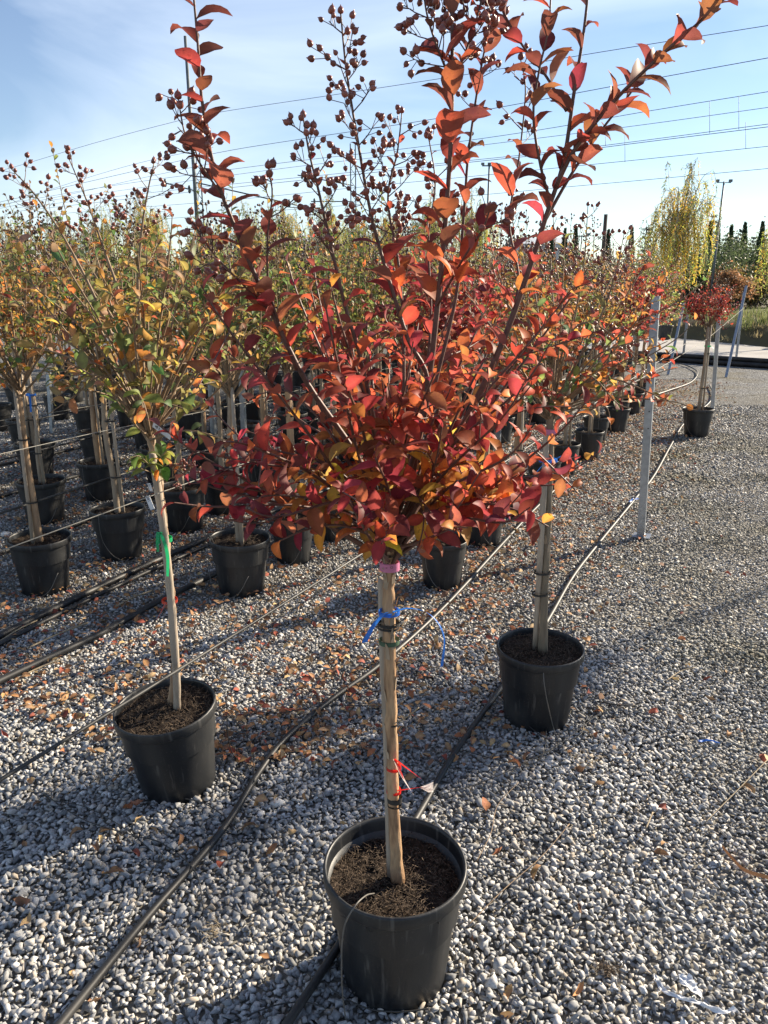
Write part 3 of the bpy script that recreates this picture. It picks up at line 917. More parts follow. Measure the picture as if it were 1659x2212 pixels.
    idx = sorted(range(len(L.items)), key=lambda i: L.items[i][0][1] - (.22 if i in set_m else 0) - 2.2 * L.items[i][2])
    single = idx[:n_single]
    leafmeshes = [mesh_from("leaf", t[0], t[1], M['leaf'], tone=TONE6) for t in NEAR_T]
    for i in single:
        p, B, s, k, c = L.items[i]
        o = bpy.data.objects.new("leaf", leafmeshes[k]); COL.objects.link(o)
        mw = Matrix([[B[r][q] * s for q in range(3)] + [float(p[r] - org[r])] for r in range(3)] + [[0, 0, 0, 1]])
        o.parent = root; o.matrix_basis = mw
        o.color = (*[float(x) for x in c], 1)
    rest = [L.items[i] for i in idx[n_single:]]
    V, F, Cc = L.joined(NEAR_T, rest, org)
    fo = add_part(root, "foliage", mesh_from("foliage", V, F, M['leaf_mesh'], colors=Cc, tone=TONE6)); fo['kind'] = 'stuff'
    return root, org, tp, rr

def P3(lst):
    return [at(*p) for p in lst]

# ---- the tree in front
YA = 1.62
A_loc = (0.028, 1.62, 0.0)
A_trunk = [gnd(860, 1908, .275), at(851, 1760, 1.615), at(845, 1560, 1.62), at(842, 1380, 1.625), at(840, 1270, 1.63), at(842, 1185, 1.63)]
A_shoots = [
    dict(pts=P3([(838, 1150, 1.63), (780, 1000, 1.60), (665, 830, 1.56), (590, 680, 1.53), (528, 540, 1.50), (470, 390, 1.47), (438, 230, 1.45), (427, 90, 1.44), (412, -80, 1.43)]), r=(.0075, .0016), leaf=(.40, 1), size=.078, step=.0172, lift=.40, skip=0),
    dict(pts=P3([(478, 420, 1.47), (430, 350, 1.46), (400, 290, 1.45), (385, 215, 1.45)]), r=(.0022, .0012), pan=.2, leaf=(.1, .2), spread=.05, every=.015, dense=.8, small=False),
    dict(pts=P3([(590, 680, 1.53), (520, 610, 1.50), (455, 540, 1.48), (430, 490, 1.47)]), r=(.0022, .0012), pan=.35, leaf=(.0, .35), spread=.06, every=.022, dense=.8, small=False),
    dict(pts=P3([(640, 800, 1.55), (585, 640, 1.52), (578, 520, 1.5), (588, 420, 1.49), (580, 365, 1.49)]), r=(.003, .0012), pan=.78, leaf=(.3, .78), size=.066, spread=.05, every=.022),
    dict(pts=P3([(860, 1100, 1.62), (925, 850, 1.60), (880, 730, 1.58), (842, 610, 1.57), (803, 470, 1.56), (772, 300, 1.55), (748, 150, 1.54), (736, 30, 1.53)]), r=(.0062, .0014), pan=.60, leaf=(.25, .60), size=.072, step=.036, spread=.085, every=.018, dense=1.3, csize=.86),
    dict(pts=P3([(845, 1100, 1.60), (790, 820, 1.52), (745, 660, 1.49), (717, 540, 1.47), (690, 420, 1.45), (668, 330, 1.44), (655, 255, 1.44)]), r=(.005, .0013), pan=.68, leaf=(.3, .7), size=.068, step=.032, spread=.07, every=.018, dense=1.2, csize=.86),
    dict(pts=P3([(870, 1040, 1.66), (872, 760, 1.70), (862, 580, 1.71), (838, 430, 1.72), (858, 330, 1.73), (868, 245, 1.73)]), r=(.0045, .0013), pan=.63, leaf=(.3, .66), size=.072, spread=.08, every=.02, dense=1.2, csize=.86),
    dict(pts=P3([(880, 1080, 1.64), (922, 850, 1.62), (945, 660, 1.61), (962, 480, 1.60), (974, 300, 1.59), (977, 120, 1.58), (974, -80, 1.58)]), r=(.0078, .003), leaf=(.4, .98), size=.094, step=.0265, lift=.45, skip=0),
    dict(pts=P3([(972, 170, 1.58), (940, 90, 1.57), (920, 20, 1.56), (912, -60, 1.56)]), r=(.0026, .0013), pan=.12, leaf=(0, .3), spread=.075, every=.014, dense=1.15),
    dict(pts=P3([(978, 190, 1.58), (1010, 100, 1.6), (1035, 20, 1.61), (1050, -70, 1.62)]), r=(.0026, .0013), pan=.2, leaf=(.05, 1), size=.055, step=.024, spread=.075, every=.015, dense=1.1),
    dict(pts=P3([(935, 850, 1.66), (985, 640, 1.69), (1002, 460, 1.70), (1012, 330, 1.71), (1035, 170, 1.72), (1055, 60, 1.72), (1065, -60, 1.72)]), r=(.0045, .0014), leaf=(.25, .85), size=.07, step=.026, pan=.70, spread=.07, dense=.7, small=False),
    dict(pts=P3([(905, 1000, 1.7), (930, 700, 1.76), (925, 520, 1.78), (940, 400, 1.79), (925, 290, 1.8)]), r=(.0038, .0013), leaf=(.3, .75), size=.07, pan=.68, spread=.075, every=.024),
    dict(pts=P3([(890, 1100, 1.66), (1010, 900, 1.64), (1085, 740, 1.62), (1140, 590, 1.61), (1182, 460, 1.60), (1217, 350, 1.59), (1240, 200, 1.58), (1262, 60, 1.57), (1276, -80, 1.56)]), r=(.0085, .002), leaf=(.30, 1), size=.072, step=.034, lift=.5, skip=.05),
    dict(pts=P3([(1200, 405, 1.59), (1245, 318, 1.56), (1330, 215, 1.52), (1430, 118, 1.48), (1520, 40, 1.45), (1590, -30, 1.43)]), r=(.0046, .0022), leaf=(.06, 1), size=.071, step=.0170, lift=.45, skip=0),
    dict(pts=P3([(1175, 480, 1.60), (1235, 375, 1.62), (1300, 280, 1.63), (1370, 190, 1.64), (1410, 120, 1.65)]), r=(.004, .0014), leaf=(.2, 1), size=.066, step=.021, lift=.45),
    dict(pts=P3([(1224, 240, 1.58), (1180, 165, 1.60), (1130, 100, 1.62), (1085, 20, 1.63), (1060, -60, 1.64)]), r=(.003, .0016), leaf=(.05, 1), size=.062, step=.019),
    dict(pts=P3([(1190, 440, 1.6), (1168, 360, 1.57), (1152, 250, 1.55), (1165, 150, 1.54), (1185, 60, 1.53), (1192, -60, 1.53)]), r=(.0032, .0014), leaf=(.05, 1), size=.068, step=.022),
    dict(pts=P3([(1085, 740, 1.63), (1120, 610, 1.67), (1100, 480, 1.7), (1120, 350, 1.72), (1135, 200, 1.73), (1125, 130, 1.73)]), r=(.0032, .0012), leaf=(.1, .7), size=.07, step=.028, pan=.72, spread=.055, dense=.7),
    dict(pts=P3([(945, 660, 1.6), (1000, 560, 1.52), (1040, 500, 1.48), (1058, 455, 1.46)]), r=(.003, .0014), leaf=(.15, 1), size=.082, step=.024, pan=.75, spread=.05, dense=.6, small=False),
    dict(pts=P3([(850, 1160, 1.60), (950, 1100, 1.50), (1050, 1088, 1.45), (1130, 1108, 1.42), (1185, 1138, 1.41)]), r=(.0045, .0014), leaf=(.3, 1), size=.070, step=.0155, up=.7, lift=.3),
    dict(pts=P3([(835, 1170, 1.58), (740, 1135, 1.50), (660, 1145, 1.45), (590, 1175, 1.43)]), r=(.004, .0014), leaf=(.2, 1), size=.064, step=.0165, up=.7, lift=.3),
    dict(pts=P3([(830, 1120, 1.62), (720, 1010, 1.60), (600, 975, 1.60), (515, 970, 1.60)]), r=(.004, .0014), leaf=(.25, 1), size=.064, step=.0165, up=.6, lift=.35),
    dict(pts=P3([(830, 1150, 1.60), (700, 1085, 1.50), (585, 1070, 1.45), (530, 1095, 1.42)]), r=(.004, .0014), leaf=(.3, 1), size=.064, step=.0165, up=.6, lift=.35),
    dict(pts=P3([(850, 1140, 1.58), (840, 1060, 1.42), (820, 1010, 1.32), (812, 990, 1.28)]), r=(.0036, .0016), leaf=(.45, 1), size=.074, step=.014, up=.8, lift=.1),
    dict(pts=P3([(850, 1120, 1.58), (850, 960, 1.42), (838, 900, 1.36)]), r=(.0036, .0016), leaf=(.6, 1), size=.074, step=.014, up=.8, lift=.1),
    dict(pts=P3([(845, 1180, 1.6), (815, 1175, 1.53), (800, 1190, 1.5)]), r=(.0026, .0014), leaf=(.3, 1), size=.055, step=.016, up=.5, lift=.2),
]
A_root, A_org, A_tp, A_rr = showcase_tree("crape_myrtle", "red-leaved crape myrtle in front, tan trunk tied with blue and red ribbons", A_loc, POT_BIG, 21, (0, 0, .2),
    A_trunk, .0142, M['trunk_main'], [gnd(845, 1890, .30), at(836, 1560, 1.65), at(829, 1400, 1.655), at(827, 1250, 1.66)], .0115,
    A_shoots, dict(n=74, rad=.41, z=(1.22, 1.72), ls=.82, skip=.08, dx=0), style_A, 300, .07, 31, 1.17, 1.05, soil_z=.284)

# ---- tree at the left with the green ribbon
B_base = gnd(372, 1515, .335)
B_loc = (B_base.x, B_base.y, 0)
B_trunk = [gnd(372, 1522, .30), at(377, 1430, 2.45), at(368, 1280, 2.45), at(352, 1120, 2.45), at(338, 1010, 2.44), at(322, 930, 2.44)]
Bs = lambda pts: [at(p[0], p[1], p[2] if len(p) > 2 else 2.42) for p in pts]
B_shoots = [
    dict(pts=Bs([(322, 935), (300, 860), (262, 770), (222, 680), (180, 590), (130, 500), (75, 420), (25, 365)]), r=(.0085, .0016), leaf=(.25, .8), pan=.82, spread=.08, size=.05, skip=.5),
    dict(pts=Bs([(322, 935), (292, 790), (262, 650), (225, 540), (190, 440), (150, 345)]), r=(.0085, .0015), leaf=(.2, .75), pan=.68, spread=.12, every=.026, size=.05, skip=.5, dense=1.2),
    dict(pts=Bs([(325, 935), (306, 760), (298, 620), (306, 500), (318, 420), (333, 350)]), r=(.008, .0015), leaf=(.2, .75), pan=.70, spread=.13, every=.026, size=.05, skip=.5, dense=1.2),
    dict(pts=Bs([(325, 935), (350, 820), (372, 700), (400, 590), (420, 500)]), r=(.006, .0015), leaf=(.3, 1), size=.055, skip=.3),
    dict(pts=Bs([(322, 945), (255, 860, 2.33), (180, 800, 2.28), (120, 775, 2.25)]), r=(.005, .0015), leaf=(.3, 1), size=.06, skip=.15, up=.6),
    dict(pts=Bs([(322, 945), (240, 840, 2.45), (130, 700, 2.45), (80, 640, 2.45)]), r=(.005, .0015), leaf=(.3, 1), size=.058, skip=.25, up=.5),
    dict(pts=Bs([(325, 950), (400, 930, 2.35), (470, 945, 2.3), (530, 975, 2.28)]), r=(.004, .0015), leaf=(.3, 1), size=.056, skip=.2, up=.7, lift=.3),
    dict(pts=Bs([(325, 940), (400, 850, 2.5), (450, 760, 2.55), (480, 660, 2.6)]), r=(.005, .0015), leaf=(.3, 1), size=.056, skip=.25),
    dict(pts=Bs([(325, 940), (300, 800, 2.25), (290, 700, 2.15), (310, 620, 2.1)]), r=(.005, .0015), leaf=(.3, 1), size=.056, skip=.3),
    dict(pts=Bs([(334, 1020), (346, 990, 2.36), (366, 968, 2.33), (384, 958, 2.31)]), r=(.002, .0012), leaf=(.1, 1), size=.050, step=.0125, up=.8, lift=.2, style=style_sprig),
    dict(pts=Bs([(334, 1020), (350, 1010, 2.36), (372, 1002, 2.33), (392, 1008, 2.31)]), r=(.002, .0012), leaf=(.1, 1), size=.048, step=.0125, up=.8, lift=.2, style=style_sprig),
    dict(pts=Bs([(334, 1020), (318, 1000, 2.36), (300, 985, 2.33), (282, 990, 2.31)]), r=(.002, .0012), leaf=(.1, 1), size=.046, step=.0125, up=.8, lift=.2, style=style_sprig),
    dict(pts=Bs([(334, 1025), (320, 1018, 2.36), (296, 1012, 2.33), (268, 1022, 2.31)]), r=(.002, .0012), leaf=(.3, 1), size=.046, step=.02, up=.8, lift=.2, style=style_sprig),
    dict(pts=Bs([(335, 1040), (380, 1030, 2.36), (420, 1010, 2.34)]), r=(.002, .0012), leaf=(2, 3), pan=.5, spread=.05, every=.012, dense=1.2, small=False, csize=.8),
]
B_root, B_org, B_tp, B_rr = showcase_tree("crape_myrtle", "golden green crape myrtle at left with pale stake, green ribbon and tilted pot", B_loc, POT_STD, 41, (math.radians(1), math.radians(-5), .6),
    B_trunk, .0135, M['trunk'], [gnd(383, 1535, .30), at(380, 1440, 2.40), at(366, 1260, 2.40), at(350, 1120, 2.40), at(330, 980, 2.40)], .0135,
    B_shoots, dict(n=44, rad=.40, z=(1.28, 1.86), ls=1.0, skip=.22, side=.9), style_B, 200, .056, 51, 1.30, .9, leaf_step=.03, bark=M['bark_grey'])

# ---- tree at the right of the front one
C_base = gnd(1167, 1395, .335)
C_loc = (C_base.x, C_base.y, 0)
C_trunk = [gnd(1172, 1412, .30), at(1178, 1250, 2.84), at(1184, 1100, 2.85), at(1188, 980, 2.86), at(1189, 895, 2.87)]
Cs = lambda pts: [at(p[0], p[1], p[2] if len(p) > 2 else 2.88) for p in pts]
C_shoots = [
    dict(pts=Cs([(1190, 885), (1222, 740, 2.8), (1275, 697, 2.75), (1354, 754, 2.72), (1404, 812, 2.71)]), r=(.005, .0014), leaf=(.2, .6), size=.06, skip=.3, pan=.55, spread=.06, every=.03, dense=.8, small=False),
    dict(pts=Cs([(1190, 885), (1238, 700), (1262, 560), (1270, 445)]), r=(.006, .0013), leaf=(.25, .65), size=.06, pan=.62, spread=.12, every=.03),
    dict(pts=Cs([(1190, 885), (1290, 700), (1330, 590), (1348, 505)]), r=(.006, .0013), leaf=(.25, .65), size=.06, pan=.6, spread=.12, every=.03),
    dict(pts=Cs([(1190, 885), (1215, 700, 3.0), (1200, 560, 3.05), (1195, 470, 3.05)]), r=(.005, .0013), leaf=(.25, .65), size=.058, pan=.62, spread=.10),
    dict(pts=Cs([(1190, 885), (1140, 690, 3.0), (1112, 520, 3.05), (1105, 420, 3.05)]), r=(.005, .0013), leaf=(.25, .65), size=.058, pan=.6, spread=.12),
    dict(pts=Cs([(1190, 890), (1270, 820, 2.7), (1320, 780, 2.65), (1345, 790, 2.62)]), r=(.004, .0013), leaf=(.25, 1), size=.06, up=.6),
    dict(pts=Cs([(1190, 890), (1265, 880, 2.8), (1310, 880, 2.75), (1320, 930, 2.74)]), r=(.003, .0013), leaf=(.3, 1), size=.052, up=.6, skip=.3),
    dict(pts=Cs([(1190, 890), (1200, 860, 2.7), (1215, 850, 2.6), (1222, 900, 2.56)]), r=(.003, .0013), leaf=(.3, 1), size=.055, up=.6, skip=.2),
]
C_root, C_org, C_tp, C_rr = showcase_tree("crape_myrtle", "rust and green crape myrtle behind the front one at right, thick grey forked stem", C_loc, POT_STD, 61, (0, 0, 1.1),
    C_trunk, .0148, M['trunk_dark'], [gnd(1156, 1405, .30), at(1168, 1180, 2.83), at(1176, 1040, 2.84), at(1181, 930, 2.85)], .0122,
    C_shoots, dict(n=46, rad=.46, z=(1.25, 1.88), ls=.85, skip=.25, dx=.03), style_C, 200, .058, 71, 1.2, .95, leaf_step=.029, bark=M['bark_grey'])

# ---- ties, ribbons, labels and drip tubes on the three near trees
def part_mesh(root, name, mb, mat, org, parent=None, label=None, smooth=True):
    o = link(name, mb.mesh(name, mat, smooth, origin=org), parent or root)
    if label:
        o['label'] = label
    return o

def band(root, org, p, r, h, mat, name="tie", ax=None):
    mb = MB()
    mb.v, mb.f = [], []
    for k in (0, 1):
        g = ring_mb(p, r + .0012 * k, h * (1 - .1 * k), 16, ax, .0007)
        mb.add(g.v, g.f)
    return part_mesh(root, name, mb, mat, org)

def tail(root, org, pts, width, mat, name="ribbon", side=(0.35, -0.5, .75), twist=0.0, parent=None):
    path = smooth_path(pts, 5); m = len(path)
    sides = [Matrix.Rotation(twist * i / (m - 1), 3, (path[-1] - path[0]).normalized()) @ Vector(side) for i in range(m)]
    mb = MB().strip(path, sides, width if not hasattr(width, '__len__') else list(np.interp(np.linspace(0, 1, m), np.linspace(0, 1, len(width)), width)))
    return part_mesh(root, name, mb, mat, org, parent)

AX = (A_tp[-1] - A_tp[8]).normalized()
# pink printed label
lab = band(A_root, A_org, at(842, 1222, 1.632), .0215, .020, M['pink'], "label_band", AX)
pr = MB()
for dx, dy, w, h in ((838, 1217, .0035, .0016), (846, 1216, .0035, .0016), (853, 1215, .0022, .0022), (835, 1227, .004, .0014)):
    p = at(dx, dy, 1.6075); pr.box((p.x - w / 2, p.y - .0004, p.z - h / 2), (p.x + w / 2, p.y + .0002, p.z + h / 2))
p = at(846, 1226, 1.6075); g = MB()
for k in range(8):
    a0 = k * math.pi / 4
    pr.box((p.x + .0026 * math.cos(a0) - .0006, p.y - .0004, p.z + .0026 * math.sin(a0) - .0006), (p.x + .0026 * math.cos(a0) + .0006, p.y + .0002, p.z + .0026 * math.sin(a0) + .0006))
part_mesh(A_root, "lettering", pr, M['print'], A_org, lab, smooth=False)
band(A_root, A_org, at(842, 1196, 1.63), .0205, .006, M['fibre'], "raffia_tie", AX)
rb = band(A_root, A_org, at(841, 1322, 1.632), .0235, .010, M['rib_blue'], "ribbon", AX)
rb['label'] = "blue ribbon knotted round the trunk with two loose ends"
tail(A_root, A_org, [at(838, 1322, 1.603), at(826, 1329, 1.595), at(805, 1354, 1.59), at(787, 1388, 1.588)], [.010, .014, .017, .018], M['rib_blue'], "ribbon_end", (.7, -.6, .35), parent=rb)
tail(A_root, A_org, [at(848, 1322, 1.603), at(882, 1314, 1.59), at(920, 1322, 1.58), at(948, 1348, 1.575), at(960, 1385, 1.575), at(954, 1440, 1.58)], [.010, .010, .009, .006, .005, .009], M['rib_blue'], "ribbon_end", (.1, -.6, .8), 1.6, parent=rb)
for py, h in ((1347, .007), (1354, .005)):
    band(A_root, A_org, at(840, py, 1.632), .0242, h, M['tie_dark'], "tie", AX)
tw = MB().tube(smooth_path([at(848, 1352, 1.603), at(872, 1338, 1.60), at(885, 1322, 1.6)], 4), .0012, 4); part_mesh(A_root, "tie_end", tw, M['tie_dark'], A_org)
band(A_root, A_org, at(841, 1385, 1.632), .0232, .011, M['tie_green'], "tie", AX)
band(A_root, A_org, at(846, 1562, 1.622), .0165, .004, M['tie_dark'], "tie", AX)
part_mesh(A_root, "tie_end", MB().tube(smooth_path([at(852, 1563, 1.598), at(880, 1548, 1.595), at(905, 1528, 1.6)], 4), .0014, 4), M['straw'], A_org)
for py, nm in ((1658, 0), (1708, 1)):
    r1 = band(A_root, A_org, at(851, py, 1.618), .0170, .0075, M['rib_red'], "red_ribbon", AX)
    r1['label'] = "thin red plastic ribbon tied round the lower trunk"
    if nm == 0:
        tail(A_root, A_org, [at(853, 1640, 1.594), at(880, 1660, 1.585), at(912, 1684, 1.58)], [.010, .013, .008], M['rib_red'], "ribbon_end", (.2, -.6, .8), .4, r1)
        tail(A_root, A_org, [at(852, 1642, 1.594), at(870, 1680, 1.58), at(892, 1715, 1.575)], [.009, .014, .009], M['film'], "ribbon_end", (.8, -.5, -.3), .5, r1)
        tail(A_root, A_org, [at(853, 1641, 1.593), at(864, 1664, 1.585), at(872, 1682, 1.58)], [.009, .011, .007], M['rib_red'], "ribbon_end", (.8, -.5, -.3), .5, r1)
    else:
        tail(A_root, A_org, [at(858, 1708, 1.595), at(885, 1704, 1.585), at(912, 1700, 1.58)], [.011, .012, .008], M['rib_red'], "ribbon_end", (.1, -.6, .8), .3, r1)
        mbk = MB()
        for k in range(7):
            a0 = -0.5 + k * .17
            mbk.strip([at(908, 1701, 1.58), at(922 + 4 * math.cos(k), 1696 + k * 2.2, 1.575 - .004 * (k % 3)), at(936, 1690 + k * 3.2, 1.572 + .004 * (k % 2))], [Vector((0, -.4, 1))] * 3, [.004, .010, .006])
        part_mesh(A_root, "ribbon_knot", mbk, M['film'], A_org, r1)
band(A_root, A_org, at(853, 1726, 1.616), .0172, .014, M['tie_dark'], "tie", AX)
band(A_root, A_org, at(853, 1738, 1.616), .0168, .004, M['fibre'], "tie", AX)

def drip(root, org, pts, mat=None, r=.0019):
    return part_mesh(root, "drip_tube", MB().tube(smooth_path(pts, 6), r, 6), mat or M['tube'], org)
M['tube_pale'] = simple_mat("sunbleached_tube", (0.12, 0.112, 0.10), 0.5, var=.2, scale=50)
drip(A_root, A_org, [gnd(808, 1930, .31), at(790, 1935, 1.50), at(765, 1960, 1.452), at(742, 2010, 1.445), at(738, 2110, 1.435), gnd(745, 2190, .03), gnd(755, 2230, .02)], M['tube_pale'])
drip(B_root, B_org, [gnd(455, 1495, .335), gnd(468, 1487, .35), gnd(482, 1492, .352), gnd(489, 1520, .30), gnd(494, 1600, .14), gnd(512, 1640, .025), gnd(560, 1660, .022)])
drip(C_root, C_org, [gnd(1175, 1440, .32), at(1174, 1452, 2.685), at(1176, 1480, 2.66), at(1184, 1525, 2.665), gnd(1196, 1575, .03), gnd(1205, 1610, .022), gnd(1150, 1640, .02)], M['tube_pale'])

BX = (B_tp[-1] - B_tp[4]).normalized()
bg = band(B_root, B_org, at(355, 1165, 2.425), .0255, .014, M['rib_green'], "ribbon", BX); bg['label'] = "bright green ribbon hanging down the stake"
tail(B_root, B_org, [at(350, 1152, 2.385), at(342, 1150, 2.38), at(340, 1170, 2.382), at(341, 1192, 2.385)], [.012, .014, .013, .010], M['rib_green'], "ribbon_end", (1, -.2, .1), .2, bg)
tail(B_root, B_org, [at(345, 1152, 2.383), at(353, 1166, 2.375), at(362, 1200, 2.37), at(362, 1245, 2.372)], [.012, .014, .014, .011], M['rib_green'], "ribbon_end", (1, -.2, .1), .3, bg)
br = band(B_root, B_org, at(367, 1297, 2.425), .0255, .011, M['rib_red_dull'], "red_ribbon", BX)
tail(B_root, B_org, [at(358, 1302, 2.39), at(350, 1318, 2.38), at(338, 1340, 2.375)], [.007, .006, .003], M['rib_red_dull'], "ribbon_end", (.8, -.4, .3), .3, br)
for px, py in ((360, 1232), (338, 1081), (378, 1423)):
    band(B_root, B_org, at(px, py, 2.425), .0255, .008, M['tie_dark'], "tie", BX)

def paper_tag(root, org, p, d, side, ln, w):
    d = Vector(d).normalized(); s = Vector(side).normalized(); s = (s - d * s.dot(d)).normalized(); nn = d.cross(s) * .0006
    mb = MB(); q = Vector(p)
    vs = [q - s * w / 2, q + s * w / 2, q + d * ln + s * w / 2, q + d * ln - s * w / 2]
    mb.add([v - nn for v in vs] + [v + nn for v in vs], [(3, 2, 1, 0), (4, 5, 6, 7), (0, 1, 5, 4), (1, 2, 6, 5), (2, 3, 7, 6), (3, 0, 4, 7)])
    t = part_mesh(root, "paper_tag", mb, M['white_plastic'], org, smooth=False)
    pm = MB()
    for sgn in (-1, 1):
        off = nn * 2.0 * sgn
        for k, (a, b, ww) in enumerate(((.14, .20, .30), (.22, .26, .5), (.34, .37, .4))):
            c = q + d * ln * a + off; e = q + d * ln * b + off
            vs = [c - s * w * ww / 2, c + s * w * ww / 2, e + s * w * ww / 2, e - s * w * ww / 2]
            pm.add(vs, [(0, 1, 2, 3)])
    part_mesh(root, "lettering", pm, M['print'], org, t, smooth=False)
paper_tag(B_root, B_org, at(331, 916, 2.36), at(380, 953, 2.33) - at(331, 916, 2.36), (.3, -.3, .9), .072, .021)
paper_tag(B_root, B_org, at(318, 1072, 2.37), at(332, 1106, 2.36) - at(318, 1072, 2.37), (1, -.2, .2), .045, .016)
paper_tag(B_root, B_org, at(321, 1044, 2.38), at(328, 1062, 2.38) - at(321, 1044, 2.38), (1, -.2, .2), .025, .010)
CXd = (C_tp[-1] - C_tp[4]).normalized()
band(C_root, C_org, at(1187, 931, 2.86), .032, .020, M['pink'], "label_band", CXd)
for px, py in ((1166, 1282), (1171, 1236)):
    band(C_root, C_org, at(px, py, 2.835), .031, .009, M['tie_dark'], "tie", CXd)
cb = band(C_root, C_org, at(1184, 994, 2.85), .034, .010, M['rib_blue'], "ribbon", CXd); cb['label'] = "blue ribbon round the grey stem"
tail(C_root, C_org, [at(1190, 995, 2.81), at(1200, 992, 2.80), at(1212, 985, 2.795)], [.012, .014, .008], M['rib_blue'], "ribbon_end", (.2, -.5, .9), .3, cb)
tail(C_root, C_org, [at(1178, 998, 2.81), at(1155, 1025, 2.80), at(1138, 1050, 2.795), at(1132, 1062, 2.79)], [.010, .012, .013, .010], M['rib_blue'], "ribbon_end", (.5, -.5, .5), .4, cb)

# ================================================================== ROWS OF POTTED TREES BEHIND
def crown_proto(seed, style, n_shoots, rad, height, leaf, step, berries, skip):
    rng = np.random.default_rng(seed)
    L, tw, cp = Leaves(), MB(), MB(); K = len(FAR_T); ax0 = Vector((0, 0, 0))
    for j in range(n_shoots):
        az = rng.uniform(0, 2 * math.pi); q = math.sqrt(rng.uniform(.03, 1)) * rad
        top = height * rng.uniform(.45, 1.0) * (1.05 - .35 * (q / rad) ** 2)
        tgt = Vector((q * math.cos(az), q * math.sin(az), top)); st = Vector((0, 0, rng.uniform(-.06, .03)))
        mid = st.lerp(tgt, .45) + Vector((math.cos(az), math.sin(az), 0)) * .10 * rng.uniform(-.1, 1) + Vector(rng.normal(0, .02, 3))
        path = smooth_path([st, mid, tgt], 5)
        m = len(path)
        tw.tube(path, [.0062 * (1 - .78 * i / (m - 1)) for i in range(m)], 4, cap=False)
        fruit = rng.random() < berries
        leafy(L, path, rng, .25, .78 if fruit else 1, leaf, step, style, 0, height, ax0, K, .5, .3, .6, skip)
        if fruit:
            panicle(tw, cp, path, .74, rng, .085, .030, CAP_FAR, 1.0, 4, 1.0, .0011)
        for s in range(int(rng.integers(2, 5))):
            p0 = path[int(m * rng.uniform(.3, .8))]
            e = p0 + (Vector((math.cos(az), math.sin(az), 0)) * .5 + Vector(rng.normal(0, .8, 3)) + Vector((0, 0, .75))).normalized() * rng.uniform(.12, .30)
            sp = smooth_path([p0, p0.lerp(e, .5) + Vector(rng.normal(0, .012, 3)), e], 4)
            tw.tube(sp, [.0018, .0016, .0014, .0013, .0012, .0011, .001, .001, .0009][:len(sp)], 3, cap=False)
            leafy(L, sp, rng, .1, 1, leaf * .9, step * .8, style, 0, height, ax0, K, .5, .35, .6, skip * .7)
    V, F, Cc = L.joined(FAR_T, L.items, (0, 0, 0))
    return dict(leaf=mesh_from("crown", V, F, M['leaf_far'], colors=Cc, tone=TONE3), twig=tw.mesh("branchwork", M['bark_grey']), seed=cp.mesh("seed_head", M['capsule_far']) if cp.v else None)

PROTO = {
    'golden': [crown_proto(301, style_golden, 25, .46, 1.02, .047, .0265, .5, .10), crown_proto(302, style_golden, 23, .44, 1.0, .046, .0275, .6, .14)],
    'olive': [crown_proto(303, style_olive, 26, .46, 1.05, .046, .026, .4, .10), crown_proto(304, style_olive, 24, .45, 1.02, .045, .027, .5, .12)],
    'rusty': [crown_proto(305, style_rusty, 23, .43, 1.0, .045, .029, .75, .15), crown_proto(307, style_rusty, 23, .44, .96, .045, .029, .6, .15)],
    'red': [crown_proto(306, style_red, 30, .44, .85, .060, .028, .4, .05)],
}
def trunk_proto(seed, r, lean, two):
    rng = np.random.default_rng(seed); mb = MB()
    pts = [Vector((0, 0, .27)), Vector((lean * .2 + rng.normal(0, .006), rng.normal(0, .006), .55)), Vector((lean * .5 + rng.normal(0, .008), rng.normal(0, .008), .85)), Vector((lean * .3, 0, 1.2))]
    p = smooth_path(pts, 5)
    mb.tube(p, [r * (1.2 - .25 * i / len(p)) for i in range(len(p))], 9)
    return mb.mesh("trunk", M['trunk'] if seed % 2 else M['trunk_grey'])
TRUNKS = [trunk_proto(1, .019, .02, 0), trunk_proto(2, .017, -.02, 0), trunk_proto(3, .021, .0, 0), trunk_proto(4, .015, .03, 0)]
STAKE_M = MB().tube([(0.045, 0.01, .26), (.035, .006, .8), (.026, .004, 1.22)], [.0115, .011, .0105], 8).mesh("stake", M['stake'])
TIE_M = [ring_mb((0.016, 0.004, z), .036, .010, 12).mesh("tie", M['tie_dark']) for z in (.55, .92)]
RIB_M = {k: MB().add(ring_mb((0.014, 0.004, 1.0), .036, .014, 12).v, ring_mb((0.014, 0.004, 1.0), .036, .014, 12).f).strip(
    [Vector((.045, -.01, 1.0)), Vector((.07, -.02, .99)), Vector((.085, -.025, .94)), Vector((.088, -.03, .88))], [Vector((.2, .9, .2))] * 4, .014).mesh("ribbon", M[k]) for k in ('rib_blue', 'rib_green')}
def drip_proto(R, Hh):
    pts = []
    for a, z, rr in ((-.9, Hh * .9, .8), (-1.0, Hh * 1.06, .96), (-1.05, Hh * .95, 1.04), (-1.0, Hh * .5, 1.03), (-.6, Hh * .16, 1.0), (0, Hh * .04, .98), (.5, Hh * .14, 1.0), (.85, Hh * .45, 1.03)):
        pts.append(Vector((math.sin(a) * R * rr, -math.cos(a) * R * rr, z)))
    return MB().tube(smooth_path(pts, 4), .0021, 4).mesh("drip_tube", M['tube_pale'])
DRIP_STD, DRIP_SMALL = drip_proto(.178, .335), drip_proto(.150, .300)

ORD = ["", "first", "second", "third", "fourth", "fifth", "sixth", "seventh", "eighth", "ninth", "tenth", "eleventh", "twelfth", "thirteenth", "fourteenth", "fifteenth", "sixteenth",
       "seventeenth", "eighteenth", "nineteenth", "twentieth", "twenty-first", "twenty-second", "twenty-third", "twenty-fourth", "twenty-fifth", "twenty-sixth"]
LOOK = {'golden': "amber and gold", 'olive': "olive green", 'rusty': "rust brown", 'red': "dark red"}

